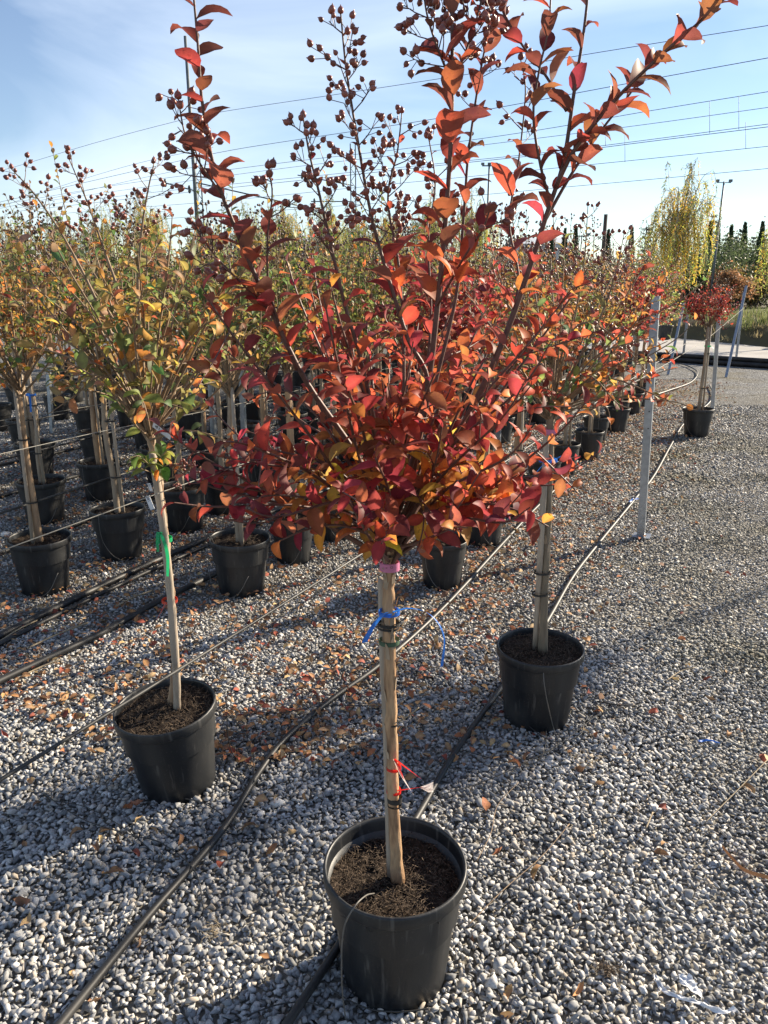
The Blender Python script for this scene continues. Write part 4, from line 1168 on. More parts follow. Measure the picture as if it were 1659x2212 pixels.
def nursery_tree(loc, style, rng, label, group, small=False, crown=1.0, trunk_h=1.2, near=True, ribbon=None, head_lean=(0, 0)):
    root = tag(link("crape_myrtle", None, loc=loc), label, "tree", group)
    a = rng.uniform(-.5, .5)
    po = link("pot", POT_SMALL if small else POT_STD, root, rot=(rng.normal(0, .012), rng.normal(0, .012), a))
    link("soil", SOIL_SMALL if small else SOIL_STD, po)
    if near:
        if not small:
            link("mulch", FIB_STD, po)['kind'] = 'stuff'
        link("drip_tube", DRIP_SMALL if small else DRIP_STD, root, rot=(0, 0, rng.uniform(-.5, .9)))
    ta = rng.uniform(0, 6.28); zs = (trunk_h - .27) / .93
    tk = link("trunk", TRUNKS[int(rng.integers(4))], root, (0, 0, .27 * (1 - zs)), (0, 0, ta), (1, 1, zs))
    if rng.random() < .75:
        sk = link("stake", STAKE_M, root, (0, 0, .27 * (1 - zs)), (0, 0, ta + rng.uniform(-.6, .6)), (1, 1, zs))
        if near:
            for t in TIE_M:
                link("tie", t, sk)
            if ribbon:
                link("ribbon", RIB_M[ribbon], sk)
    pr = PROTO[style][int(rng.integers(len(PROTO[style])))]
    sc = crown * rng.uniform(.93, 1.1); cz = rng.uniform(0, 6.28)
    rot = (rng.normal(0, .05), rng.normal(0, .05), cz)
    cr = link("crown", pr['leaf'], root, (0, 0, trunk_h), rot, (sc, sc, sc * rng.uniform(.95, 1.12)))
    link("branchwork", pr['twig'], cr)
    if pr['seed'] is not None:
        link("seed_head", pr['seed'], cr)['kind'] = 'stuff'
    return root

def in_view(p, m=0.10):
    """is any of a tree standing at p inside the picture (with a margin for a step aside)"""
    zc = p.y * _c + (CAM_H - 1.2) * _s
    return zc > .5 and abs(p.x / zc) < .5 + m + .45 / zc

ROWS = [  # row from the lane, u, list of v
    (2, -1.61, [4.06, 4.90, 5.56, 6.42, 7.08, 8.02, 8.83, 9.58, 10.3, 11.05, 11.85, 12.6]),
    (3, -2.66, [3.455, 4.03, 4.54] + [5.15 + .66 * i for i in range(19)]),
    (4, -3.71, [2.946, 3.587, 4.228, 4.72] + [5.4 + .66 * i for i in range(19)]),
    (5, -4.86, [3.91, 4.58] + [5.25 + .68 * i for i in range(18)]),
    (6, -6.02, [4.2, 4.88] + [5.6 + .72 * i for i in range(16)]),
    (7, -7.20, [5.0, 5.69, 6.55] + [7.3 + .8 * i for i in range(13)]),
    (8, -8.40, [6.4 + .8 * i for i in range(16)]),
    (9, -9.60, [7.6 + .9 * i for i in range(14)]),
    (10, -10.8, [8.6 + .9 * i for i in range(13)]),
    (11, -12.0, [9.6 + 1.0 * i for i in range(11)]),
    (12, -13.3, [10.6 + 1.1 * i for i in range(10)]),
]
rng_rows = np.random.default_rng(99)
for row, u, vs in ROWS:
    k = 0
    for v in vs:
        p = rowpt(u + rng_rows.normal(0, .03), v + (rng_rows.normal(0, .05) if v > 5 else 0))
        if not in_view(p):
            continue
        k += 1
        if row == 2:
            st = rng_rows.choice(['rusty', 'red', 'olive', 'golden'], p=[.5, .12, .2, .18])
        elif row == 3:
            st = rng_rows.choice(['golden', 'olive', 'rusty'], p=[.45, .35, .2])
        else:
            st = rng_rows.choice(['golden', 'olive', 'rusty'], p=[.4, .5, .1])
        lab = f"{LOOK[st]} crape myrtle, {ORD[k]} from the front in the {ORD[row]} row from the lane"
        rib = None
        if row == 4 and k == 2: rib = None
        if (row, k) in ((5, 1), (6, 2), (3, 3)): rib = 'rib_blue'
        if (row, k) in ((2, 5), (2, 8)): rib = 'rib_green'
        nursery_tree(p, st, rng_rows, lab, "potted crape myrtles standing in the rows", small=(row == 2 or (row == 3 and v > 3.9)), crown=rng_rows.uniform(.95, 1.18),
                     trunk_h=rng_rows.uniform(1.08, 1.26), near=v < 9, ribbon=rib)
# the lone red one in the lane row
fr = gnd(1510, 882, .335)
nursery_tree((fr.x, fr.y, 0), 'red', np.random.default_rng(5), "small dark red crape myrtle standing alone in the lane with green ribbon", "potted crape myrtles standing along the lane", crown=.74, trunk_h=1.27, ribbon='rib_green')

# ================================================================== HOSES, LINES, POSTS
def thing_mesh(name, mb, mat, label, cat, group=None, smooth=True, origin=None):
    org = origin if origin is not None else (0, 0, 0)
    o = link(name, mb.mesh(name, mat, smooth, origin=org), loc=org)
    return tag(o, label, cat, group)

def hose(pts, r, label, z=None, wob=0.0, n=9, mat='hose', cat="hose", name="irrigation_hose", group="irrigation hoses on the gravel"):
    path = smooth_path(pts, 10)
    return thing_mesh(name, MB().tube(path, r, n), M[mat], label, cat, group)

def on_ground(lst, z):
    return [gnd(px, py, z) for px, py in lst]
Z1 = .034
h1 = on_ground([(130, 2212), (310, 1990), (440, 1842), (500, 1765), (560, 1668), (620, 1592), (720, 1508), (830, 1428), (960, 1310), (1080, 1180), (1150, 1105), (1215, 1040), (1262, 978), (1335, 910), (1395, 862), (1440, 845), (1492, 826), (1507, 805), (1492, 793), (1470, 785)], Z1)
hose([h1[0] + (h1[0] - h1[1]) * .8] + h1, .0118, "long black hose winding from the bottom left past the pots to the track")
h2 = on_ground([(620, 2212), (735, 2038), (815, 1905), (905, 1757), (985, 1622), (1080, 1490), (1140, 1410), (1190, 1328), (1240, 1242), (1300, 1165), (1370, 1080), (1412, 1028), (1450, 960), (1480, 912), (1530, 872), (1540, 850), (1532, 830)], Z1)
hose([h2[0] + (h2[0] - h2[1]) * .8] + h2, .0118, "black hose running behind the front pot and the pot at right")
h3 = on_ground([(-120, 1530), (0, 1470), (120, 1414), (230, 1362), (340, 1300), (450, 1247), (560, 1190), (640, 1150)], Z1)
hose(h3, .017, "thick black hose crossing from the left edge towards the third row")
h4 = [rowpt(-3.35, v, .03) + RU * .05 * math.sin(v * 1.3) for v in np.arange(2.2, 15, .7)]
hose(h4, .020, "thick black hose lying between the third and fourth rows")
h5 = [rowpt(-3.25, v, .028) + RU * .06 * math.sin(v * 1.1 + 1) for v in np.arange(2.2, 15, .7)]
hose(h5, .013, "thinner black hose beside the thick one between third and fourth rows")
for i, (u, r) in enumerate(((-4.45, .018), (-5.6, .018), (-6.7, .016))):
    hose([rowpt(u + .07 * math.sin(v * .9 + i), v, .03) for v in np.arange(2.6, 16, .8)], r, f"black hose lying on the gravel between the {ORD[4 + i]} and {ORD[5 + i]} rows")

# taut lines along the rows: a stiff tube at knee height and a pale twine at chest height
for row, u, z, v0 in ((2, -1.655, .505, .2), (4, -3.78, .52, 1.5), (5, -4.93, .53, 2.6), (6, -6.1, .52, 3.0)):
    pts = [rowpt(u, v, z - .012 * math.sin((v - v0) * 1.9)) for v in np.linspace(v0, 18.6, 30)]
    if row == 2:
        pts = [gnd(-300, 1872, .505), gnd(0, 1685, .505), gnd(385, 1447, .5), gnd(765, 1207, .505)] + [rowpt(-1.63, v, .505) for v in (5.5, 8, 11, 15, 18.5)]
    hose(pts, .0058 if row == 2 else .007, f"taut black drip line strung at knee height along the {ORD[row]} row", mat='tube', cat="drip line", name="drip_line", group="drip lines strung along the rows")
tw_spec = ((1, None, None), (2, -1.64, 1.13), (3, -2.69, 1.10), (4, -3.74, 1.03), (5, -4.9, 1.10), (6, -6.05, 1.12))
for row, u, z in tw_spec:
    if row == 1:
        pts = [at(1188, 925, 2.86), at(1300, 872, 4.6), at(1404, 802, 6.0), fr + Vector((0, 0, .80)), rowpt(-.62, 14, 1.2), rowpt(-.6, 18.4, 1.25)]
        pts[1] = pts[0].lerp(pts[3], .28) + Vector((0, 0, -.012)); pts[2] = pts[0].lerp(pts[3], .55) + Vector((0, 0, -.015))
        mb = MB().tube(pts, .0024, 5)
    else:
        mb = MB().tube([rowpt(u, v, z - .01 * math.sin(v * 2.1)) for v in np.linspace(1.0, 18.5, 24)], .0017, 5)
    thing_mesh("support_twine", mb, M['wire_string'], f"pale support twine strung at chest height along the {ORD[row]} row", "twine", "twines strung along the rows")

def galv_post(b, t, label, w=.056, d=.036, plate=False, holes=True):
    b, t = Vector(b), Vector(t)
    ax = (t - b).normalized(); L = (t - b).length
    s = RU.copy(); s = (s - ax * s.dot(ax)).normalized(); f = ax.cross(s)
    R = Matrix((s, f, ax)).transposed().to_4x4(); R.translation = b
    root = tag(link("steel_post", None, loc=b), label, "post", "galvanised steel posts")
    mb = MB(); th = .003
    # C-shaped section: web, two flanges, two lips
    prof = [(-w / 2, -d / 2), (w / 2, -d / 2), (w / 2, d / 2), (w / 2 - .014, d / 2), (w / 2 - .014, d / 2 - th), (w / 2 - th, d / 2 - th), (w / 2 - th, -d / 2 + th),
            (-w / 2 + th, -d / 2 + th), (-w / 2 + th, d / 2 - th), (-w / 2 + .014, d / 2 - th), (-w / 2 + .014, d / 2), (-w / 2, d / 2)]
    n = len(prof)
    vs = [R @ Vector((x, y, 0)) for x, y in prof] + [R @ Vector((x, y, L)) for x, y in prof]
    mb.add(vs, [(k, (k + 1) % n, n + (k + 1) % n, n + k) for k in range(n)] + [(n + 0, n + 1, n + 6, n + 7), (n + 1, n + 2, n + 5, n + 6), (n + 2, n + 3, n + 4, n + 5), (n + 0, n + 7, n + 8, n + 11), (n + 8, n + 9, n + 10, n + 11)])
    post = link("profile", mb.mesh("profile", M['galv'], False, origin=b), root)
    if holes:
        for k, zz in enumerate((.93, .55, .48)):
            hb = MB(); c = Vector((0.006, -d / 2 - .0012, L * zz))
            ring = [R @ (c + Vector((.005 * math.cos(a), 0, .005 * math.sin(a)))) for a in np.linspace(0, 2 * math.pi, 9)[:-1]]
            hb.add(ring, [tuple(range(8))])
            link("bolt_hole", hb.mesh("bolt_hole", M['galv_dark'], False, origin=b), post)
    if plate:
        pb = MB().box((-.055, -.05, .018), (.065, .055, .024), R)
        link("base_plate", pb.mesh("base_plate", M['galv'], False, origin=b), root)
    return root
pb = gnd(1384, 1163)
galv_post(pb, at(1417, 640, pb.y - .03), "tall galvanised steel post standing in the gravel lane beside the hose", .052, .036, True)
for (bx, by), (tx, ty), dy, lab in (((1538, 893), (1556, 640), 0, "galvanised post right behind the lone red tree"), ((1443, 810), (1477, 655), 1.5, "slanting steel prop by the end of the second row"),
        ((1475, 779), (1485, 680), 0, "short upright steel post behind the slanting prop"), ((1568, 816), (1612, 618), 1.6, "slanting steel prop right of the lone red tree"),
        ((1589, 784), (1607, 632), 0, "upright steel post behind the right slanting prop"), ((1365, 883), (1374, 668), 0, "steel post with base plate among the second row pots"),
        ((1376, 766), (1387, 676), 0, "far upright steel post ending the second row"), ((1354, 745), (1369, 690), 1.0, "far slanting prop ending the second row"),
        ((466, 1003), (452, 780), 0, "steel post left of the red tree between fourth row pots"), ((530, 1000), (521, 800), 0, "steel post half hidden behind the red leaves in the third row"),
        ((113, 935), (104, 800), 0, "steel post beside the fifth row pots at the left edge"), ((312, 960), (300, 790), 0, "steel post behind the golden tree in the fifth row"),
        ((1075, 980), (1082, 800), 0, "steel post behind the red tree in the second row")):
    b = gnd(bx, by); galv_post(b, at(tx, ty, b.y + dy), lab, .05, .034, lab.startswith("steel post with"), False)

# black supply pipes at the far end of the rows
for i, (dv, z) in enumerate(((0.0, .055), (.12, .055), (.06, .155))):
    pts = [rowpt(u, 19.3 + dv - .28 * (u + 3) * (1 if u > -3 else .4) / 1.0, z) for u in (-14, -9, -6, -3, -1, 1, 3, 6)]
    thing_mesh("supply_pipe", MB().tube(pts, .052, 10), M['hose'], ("front", "rear", "upper")[i] + " of three black supply pipes lying along the pale track", "pipe", "supply pipes along the track")

# ================================================================== LITTER
def litter():
    rng = np.random.default_rng(17)
    meshes = [mesh_from("fallen_leaf", t[0], t[1], M['dry_leaf_obj'], tone=TONE6) for t in DRY_T]
    tone = [(.31, .155, .07), (.23, .115, .06), (.38, .21, .10), (.18, .09, .055), (.33, .12, .055), (.42, .28, .15), (.27, .16, .09), (.24, .06, .04)]
    spots = []
    # single leaves seen plainly in the photograph
    for px, py in ((180, 1800), (215, 1812), (240, 1800), (310, 1770), (340, 1810), (385, 1835), (470, 1800), (555, 1790), (600, 1828), (640, 1805), (1145, 1632), (1285, 1697), (1240, 1665), (1400, 1545), (1440, 1830),
                   (560, 1790), (30, 1950), (45, 2010), (150, 2110), (190, 2170), (270, 1890), (480, 1870), (520, 1640), (660, 1720), (700, 1580), (940, 1960), (1085, 1835), (1020, 2040), (1050, 1760), (1260, 2130), (1110, 2200), (1310, 1600),
                   (1570, 1600), (1600, 1590), (1250, 1580), (1490, 1445), (1450, 1470), (1600, 1250), (1380, 1190), (1300, 1320), (1060, 1570), (930, 1640), (960, 1590), (1010, 1500), (700, 1450), (760, 1490), (90, 1740), (60, 1690),
                   (130, 1630), (20, 1600), (240, 1560), (190, 1530), (560, 1500), (540, 1430), (600, 1330), (700, 1320), (640, 1400), (730, 1370), (780, 1520), (890, 1500), (1000, 1420), (1040, 1390), (970, 1360), (1300, 1430), (1630, 1720)):
        p = gnd(px, py, .02); spots.append((p.x, p.y))
    while len(spots) < 290:
        if rng.random() < .75:
            v = rng.uniform(1.2, 5.2); u = rng.choice([-1.62, -2.66, -2.1, -3.2]) + rng.normal(0, .38)
        else:
            v = rng.uniform(1.4, 5); u = rng.uniform(-3, 1.6)
        p = rowpt(u, v)
        if abs(p.x) < .52 * p.y + .3 and p.y > 1.4:
            spots.append((p.x, p.y))
    lab = "curled dry brown leaf lying loose on the gravel"
    for x, y in spots:
        o = link("fallen_leaf", meshes[int(rng.integers(len(meshes)))], None, (x, y, .030 + rng.uniform(0, .006)), (rng.normal(0, .45), rng.normal(0, .45), rng.uniform(0, 6.28)), float(rng.uniform(.034, .062)))
        c = np.array(tone[int(rng.integers(len(tone)))]) * rng.uniform(.7, 1.25)
        o.color = (*[float(q) for q in c], 1)
        tag(o, lab, "leaf", "dry leaves fallen on the gravel")
    # and the carpet of leaves under the rows
    L = Leaves()
    n = 0
    while n < 17000:
        u = rng.choice([-1.55, -1.3, -2.66, -3.7, -4.9, -6.1, -7.3, -1.0], p=[.22, .08, .16, .17, .14, .12, .07, .04]) + rng.normal(0, .36); v = 1.9 + 13.5 * rng.random() ** 1.4
        p = rowpt(u, v)
        if abs(p.x) > .53 * p.y + .4 or p.y < 2.5:
            continue
        nn = Vector((rng.normal(0, .5), rng.normal(0, .5), 1))
        L.add((p.x, p.y, rng.uniform(.016, .034) if p.y < 10.5 else rng.uniform(.004, .02)), Vector((rng.normal(), rng.normal(), rng.normal(0, .25))), nn, rng.uniform(.02, .05), np.array(tone[int(rng.integers(len(tone)))]) * rng.uniform(.7, 1.25), rng, len(FAR_T))
        n += 1
    V, F, Cc = L.joined(FAR_T, L.items, (0, 0, 0))
    tag(link("leaf_litter", mesh_from("leaf_litter", V, F, M['dry_litter'], colors=Cc, tone=TONE3)), "carpet of dry brown and orange leaves fallen under the tree rows", "leaf litter", kind='stuff')

def dry_mat():
    m = leaf_mat("dry_leaf_object", 'object', trans=.12, rough=.7, under=(.4, .28, .17), under_fac=.4)
    return m
M['dry_leaf_obj'] = dry_mat()
M['dry_litter'] = leaf_mat("dry_litter", 'mesh', trans=.12, rough=.75, under=(.36, .27, .17), under_fac=.4)
litter()

# ================================================================== SMALL THINGS ON THE GRAVEL
def thin_line(lst, r, label, mat='tube', name="drip_tube", z=.034, cat="tube", group="thin drip tubes lying on the gravel"):
    rng = np.random.default_rng(abs(hash(label)) % 1000 if False else len(label) * 7)
    pts = [gnd(px, py, z + (rng.uniform(-.004, .012))) for px, py in lst]
    return thing_mesh(name, MB().tube(smooth_path(pts, 8), r, 5), M[mat], label, cat, group)
thin_line([(95, 1715), (180, 1770), (290, 1805), (350, 1822), (420, 1880), (440, 1965)], .0020, "thin black drip tube looping below the left pot to the hose")
thin_line([(360, 1825), (310, 1920), (265, 2020), (248, 2110)], .0018, "thin dark tube lying across the gravel at lower left")
thin_line([(400, 1725), (440, 1735), (480, 1760), (510, 1790)], .0020, "short black tube in front of the left pot")
thin_line([(120, 1730), (190, 1745), (270, 1790), (330, 1840)], .0017, "thin tube curving left of the left pot")
thin_line([(430, 1490), (520, 1570), (545, 1640), (550, 1690)], .0018, "thin tube leading from the left pot to the hose")
thin_line([(830, 1525), (700, 1525), (600, 1540), (520, 1535), (480, 1560)], .0019, "thin black tube stretched behind the front trunk")
thin_line([(1050, 1545), (1120, 1555), (1190, 1600), (1250, 1590), (1262, 1560), (1280, 1545)], .0021, "black drip tube circling the foot of the right pot")
thin_line([(940, 1720), (1040, 1690), (1130, 1650), (1220, 1600), (1300, 1540), (1390, 1520)], .0018, "thin tube running from the hose past the right pot")
thin_line([(1180, 1560), (1176, 1620), (1150, 1650), (1070, 1640), (1000, 1620)], .0019, "thin tube hanging off the right pot down to the hose")
thin_line([(700, 2120), (735, 2150), (800, 2180), (870, 2185), (930, 2178)], .0021, "thin black tube curling round the foot of the front pot")
thin_line([(530, 2195), (600, 2170), (660, 2165), (700, 2175)], .0020, "thin dark tube at the bottom edge beside the front pot")
thin_line([(1010, 2000), (1090, 1920), (1170, 1850), (1230, 1780)], .0016, "long thin twig lying right of the front pot", 'bark_grey', "fallen_twig", cat="twig", group="dry twigs lying on the gravel")
thin_line([(1030, 1860), (1060, 1800), (1075, 1740), (1120, 1690)], .0014, "bent thin twig above the front pot at right", 'bark_grey', "fallen_twig", cat="twig", group="dry twigs lying on the gravel")
thin_line([(1520, 1780), (1600, 1700), (1659, 1640)], .0018, "pale straight straw near the right edge", 'straw', "straw", cat="straw", group="straws lying on the gravel")
thin_line([(1395, 1790), (1410, 1755)], .0026, "short pale straw stub in the lane", 'straw', "straw", cat="straw", group="straws lying on the gravel")
thin_line([(1440, 1470), (1470, 1450), (1500, 1442)], .0022, "curved dry stem in the lane", 'straw', "straw", cat="straw", group="straws lying on the gravel")
thin_line([(1290, 1515), (1330, 1522), (1375, 1525)], .0035, "short black hose offcut right of the right pot", 'hose', "hose_offcut", cat="hose")
for i, (a, b) in enumerate((((30, 1470), (130, 1425)), ((60, 1400), (190, 1345)), ((0, 1385), (80, 1340)), ((250, 1310), (330, 1275)))):
    thin_line([a, ((a[0] + b[0]) / 2, (a[1] + b[1]) / 2 - 3), b], .0045, ("longest pale cane lying at the left edge by the thick hose", "pale cane lying behind the thick hose at left", "pale cane stub cut by the left edge", "pale cane lying beyond the left trunk")[i], 'straw', "bamboo_cane", cat="cane", group="canes lying on the gravel")

mb = MB().strip(smooth_path(on_ground([(1560, 1828), (1580, 1852), (1610, 1880), (1665, 1897)], .036), 6), [Vector((0, .3, 1))] * 19, .012)
thing_mesh("bark_strip", mb, simple_mat("orange_strip", (.45, .19, .07), .6), "curved orange-brown strip lying near the right edge", "strip")

def crumpled(lst, width, mat, name, label, cat, seed, z=.036):
    rng = np.random.default_rng(seed)
    path = smooth_path([gnd(px, py, z + rng.uniform(-.002, .012)) for px, py in lst], 4)
    mb = MB(); m = len(path); k = 5
    vs = []
    for i, p in enumerate(path):
        t = (path[min(i + 1, m - 1)] - path[max(i - 1, 0)]).normalized(); sd = Vector((-t.y, t.x, 0)).normalized(); w = width * rng.uniform(.75, 1.2) * (1 if 0 < i < m - 1 else .6)
        for j in range(k):
            vs.append(p + sd * w * (j / (k - 1) - .5) + t * rng.normal(0, .0025) + Vector((0, 0, abs(rng.normal(0, .0045)))))
    mb.add(vs, [(i * k + j, (i + 1) * k + j, (i + 1) * k + j + 1, i * k + j + 1) for i in range(m - 1) for j in range(k - 1)])
    return thing_mesh(name, mb, M[mat], label, cat, smooth=False)
crumpled([(1415, 2108), (1432, 2140), (1470, 2156), (1520, 2172), (1560, 2188), (1592, 2180)], .013, 'white_plastic', "plastic_strip", "long strip of torn white plastic at bottom right", "plastic", 3)
crumpled([(1478, 2106), (1486, 2124), (1500, 2136), (1512, 2144)], .036, 'white_plastic', "plastic_scrap", "crumpled white plastic scrap above the torn strip at bottom right", "plastic", 4)
crumpled([(1508, 1602), (1530, 1600), (1555, 1606)], .011, 'rubber_blue', "blue_scrap", "scrap of blue ribbon lying in the lane at right", "ribbon", 5)
crumpled([(1360, 1085), (1372, 1078), (1385, 1080)], .03, 'rubber_blue', "blue_scrap", "scrap of blue plastic on the hose by the steel post", "ribbon", 6)
# pale boulder by the hose
V, F = hull_template(22, 501, .6)
st = mesh_from("rock", V, F, simple_mat("pale_rock", (.60, .585, .555), .9, var=.1, scale=3, bump=.4), False)
p = gnd(601, 1733, .02); tag(link("rock", st, None, p, (.1, .1, .4), (.030, .024, .024)), "large pale stone lying right of the long hose", "stone")
p = gnd(14, 1153, .03); tag(link("rock", st, None, p, (.1, .1, 1.4), (.05, .04, .035)), "white stone at the left edge behind the first pot", "stone")
# tufts of dead weed
def tuft(px, py, n, h, spread, label, mat='straw', seed=1):
    rng = np.random.default_rng(seed); c = gnd(px, py, .015); mb = MB()
    for i in range(n):
        a = rng.uniform(0, 6.28); d = Vector((math.cos(a), math.sin(a), rng.uniform(.1, 1.0))).normalized(); L = h * rng.uniform(.4, 1)
        p = c + Vector((rng.normal(0, spread), rng.normal(0, spread), 0)); s = Vector((-math.sin(a), math.cos(a), 0))
        mb.strip([p, p + d * L * .5, p + d * L + Vector((0, 0, -L * .25))], [s, s, s], [.0022, .0018, .0007])
    return thing_mesh("weed_tuft", mb, M[mat], label, "weed", "dead weed tufts on the gravel")
tuft(1315, 2100, 90, .045, .014, "matted brown weed tuft in the gravel at bottom right", 'fibre', 1)
tuft(1270, 1640, 50, .05, .03, "flattened straw tuft in the lane beside the right pot", 'straw', 2)
tuft(460, 2010, 40, .04, .02, "thin grassy tuft beside the long hose at lower left", 'straw', 3)

# ================================================================== BEYOND THE TRACK
def simple_leaf_mass(items, col):
    """items: (p, d, n, len, width) diamond leaves"""
    V, F = [], []
    n = len(items)
    P = np.array([i[0] for i in items]); D = np.array([i[1] for i in items]); Nn = np.array([i[2] for i in items]); Ls = np.array([i[3] for i in items])[:, None]; W = np.array([i[4] for i in items])[:, None]
    D /= np.linalg.norm(D, axis=1, keepdims=True); S = np.cross(Nn, D); S /= (np.linalg.norm(S, axis=1, keepdims=True) + 1e-9)
    Q = np.stack([P, P + D * Ls * .45 + S * W / 2, P + D * Ls, P + D * Ls * .45 - S * W / 2], 1)
    return Q.reshape(-1, 3), np.arange(4 * n).reshape(n, 4), np.repeat(np.array(col), 4, axis=0)

def willow_proto(seed, yellow):
    rng = np.random.default_rng(seed); limbs = MB(); items, cols = [], []
    trunk_top = Vector((.12, 0, 2.9))
    trunk = MB().tube(smooth_path([Vector((0, 0, .3)), Vector((.03, 0, 1.2)), Vector((.08, .02, 2.1)), trunk_top], 4), [.055] * 4 + [.05] * 4 + [.045] * 5, 8)
    def strand(p, L, tone):
        d = Vector((rng.normal(0, .25), rng.normal(0, .25), -.2)); q = p.copy(); pts = [q.copy()]
        m = int(L / .055)
        for i in range(m):
            d = (d + Vector((rng.normal(0, .05), rng.normal(0, .05), -.16))).normalized(); q = q + d * .055
            if q.z < 1.35 + .5 * rng.random(): break
            if i % 4 == 0: pts.append(q.copy())
            for _ in range(2):
                if rng.random() < .12: continue
                ld = d * .8 + Vector(rng.normal(0, .55, 3)); items.append((tuple(q), tuple(ld), tuple(rng.normal(0, 1, 3)), rng.uniform(.07, .13), rng.uniform(.018, .030)))
                cols.append(np.clip(tone * np.exp(rng.normal(0, .2, 3)), .01, .9))
        if len(pts) > 1: limbs.tube(pts, .004, 3, cap=False)
    G = np.array((.17, .20, .075)); Yw = np.array((.78, .52, .06)); Li = np.array((.56, .56, .11))
    for j in range(34):
        az = rng.uniform(0, 6.28); rad = rng.uniform(.15, 1.4); top = rng.uniform(3.6, 4.9) + (.9 if rng.random() < .18 else 0)
        e = Vector((trunk_top.x + rad * math.cos(az), rad * math.sin(az), top - rad * .5)); m = trunk_top.lerp(e, .55) + Vector((0, 0, .55))
        path = smooth_path([trunk_top - Vector((0, 0, rng.uniform(0, .8))), m, e], 6)
        limbs.tube(path, [.022 - .018 * i / (len(path) - 1) for i in range(len(path))], 4, cap=False)
        for s in range(9 if j < 28 else 5):
            q = path[int(rng.integers(3, len(path)))]
            inner = 1 - rad / 1.4
            r_ = rng.random()
            tone = Yw if r_ < yellow * (.4 + .6 * inner) else (Li if r_ < .75 else G)
            strand(Vector(q), rng.uniform(.7, 2.6), tone)
        strand(e, rng.uniform(.5, 1.2), G)
    for j in range(3):  # leader shoots at the top
        p = Vector((rng.normal(0, .4), rng.normal(0, .4), 4.3)); d = Vector((rng.normal(0, .2), rng.normal(0, .2), 1))
        path = [p + d * t for t in np.linspace(-.8, rng.uniform(.6, 1.3), 6)]
        limbs.tube(path, .006, 3, cap=False)
        for q in path[1:]:
            for _ in range(3):
                strand(Vector(q), rng.uniform(.25, .6), G)
    V, F, Cc = simple_leaf_mass(items, cols)
    return trunk.mesh("trunk", M['willow_bark']), limbs.mesh("branchwork", M['willow_bark']), mesh_from("crown", V, F, M['leaf_far'], False, colors=Cc)

WIL = [willow_proto(401, .85), willow_proto(402, .25)]
def willow(loc, k, label, sc=1.0, rz=0.0, pot=True, group="weeping willows beyond the track"):
    root = tag(link("willow_tree", None, loc=loc), label, "tree", group)
    t, b, c = WIL[k]
    link("trunk", t, root, rot=(0, 0, rz), scale=sc)
    cr = link("crown", c, root, rot=(0, 0, rz), scale=sc); link("branchwork", b, cr)
    if pot:
        po = link("pot", POT_WILLOW, root); link("soil", SOIL_STD, po, (0, 0, .08), scale=(1.3, 1.3, 1))
    return root
wp = gnd(1435, 734); willow((wp.x, wp.y, .02), 0, "yellow weeping willow in a black pot beyond the pale track", .97, .4)
wp2 = gnd(1678, 752); willow((wp2.x + .40, wp2.y, .02), 1, "weeping willow cut by the right edge, green drooping fronds", .86, 2.0)
wlab = ["first", "second", "third", "fourth", "fifth", "sixth", "seventh", "eighth", "ninth", "tenth", "eleventh", "twelfth"]
for i, px in enumerate((30, 140, 235, 330, 455, 545, 625, 705, 775, 850, 925, 1010)):
    Y = 37.5 + (i * 7 % 5) * .8 - (px - 480) * .006
    q = at(px, 600, Y)
    willow((q.x, Y, .6), 1 if i % 3 else 0, f"{wlab[i]} hazy green willow from the left behind the tree rows", .80 + .05 * ((i * 5) % 4), i * 1.7, pot=False)

def cypress_proto(seed, h, w):
    rng = np.random.default_rng(seed); items, cols = [], []
    for i in range(2600):
        t = rng.random() ** .85; z = .15 + t * h; r = w * (min(1, (1 - t) * 2.2 + .06)) * (.55 + .45 * min(1, t * 6)) * rng.uniform(.72, 1.06); a = rng.uniform(0, 6.28)
        items.append(((r * math.cos(a), r * math.sin(a), z), (math.cos(a) * .35 + rng.normal(0, .2), math.sin(a) * .35 + rng.normal(0, .2), 1), (math.cos(a), math.sin(a), .2), rng.uniform(.14, .26), rng.uniform(.05, .09)))
        cols.append(np.array((.030, .052, .026)) * math.exp(rng.normal(0, .3)))
    V, F, Cc = simple_leaf_mass(items, cols)
    return mesh_from("crown", V, F, M['needle'], False, colors=Cc), MB().tube([(0, 0, 0), (0, 0, h * .9)], [.07, .01], 6).mesh("trunk", M['dark_bark'])

def fir_proto(seed, h, w):
    rng = np.random.default_rng(seed); items, cols = [], []; br = MB()
    z = .3
    while z < h * .97:
        t = (z - .3) / (h - .3); r = w * (1 - t) ** .85 * rng.uniform(.75, 1.1) + .06
        for k in range(int(6 + 4 * (1 - t))):
            a = rng.uniform(0, 6.28); rr = r * rng.uniform(.7, 1.1); d = Vector((math.cos(a), math.sin(a), .18))
            br.tube([Vector((0, 0, z)), Vector((0, 0, z)) + d * rr], [.012, .004], 3, cap=False)
            for s in np.linspace(.2, 1, int(6 + 14 * (1 - t))):
                for _ in range(3):
                    p = Vector((0, 0, z)) + d * rr * s
                    items.append((tuple(p), tuple(d + Vector(rng.normal(0, .7, 3))), (rng.normal(0, .4), rng.normal(0, .4), 1), rng.uniform(.09, .2), rng.uniform(.03, .06)))
                    cols.append(np.array((.035, .055, .045)) * math.exp(rng.normal(0, .3)))
        z += h * .055 * rng.uniform(.8, 1.2)
    V, F, Cc = simple_leaf_mass(items, cols)
    return mesh_from("crown", V, F, M['needle'], False, colors=Cc), br.mesh("branchwork", M['dark_bark']), MB().tube([(0, 0, 0), (0, 0, h)], [.08, .01], 6).mesh("trunk", M['dark_bark'])

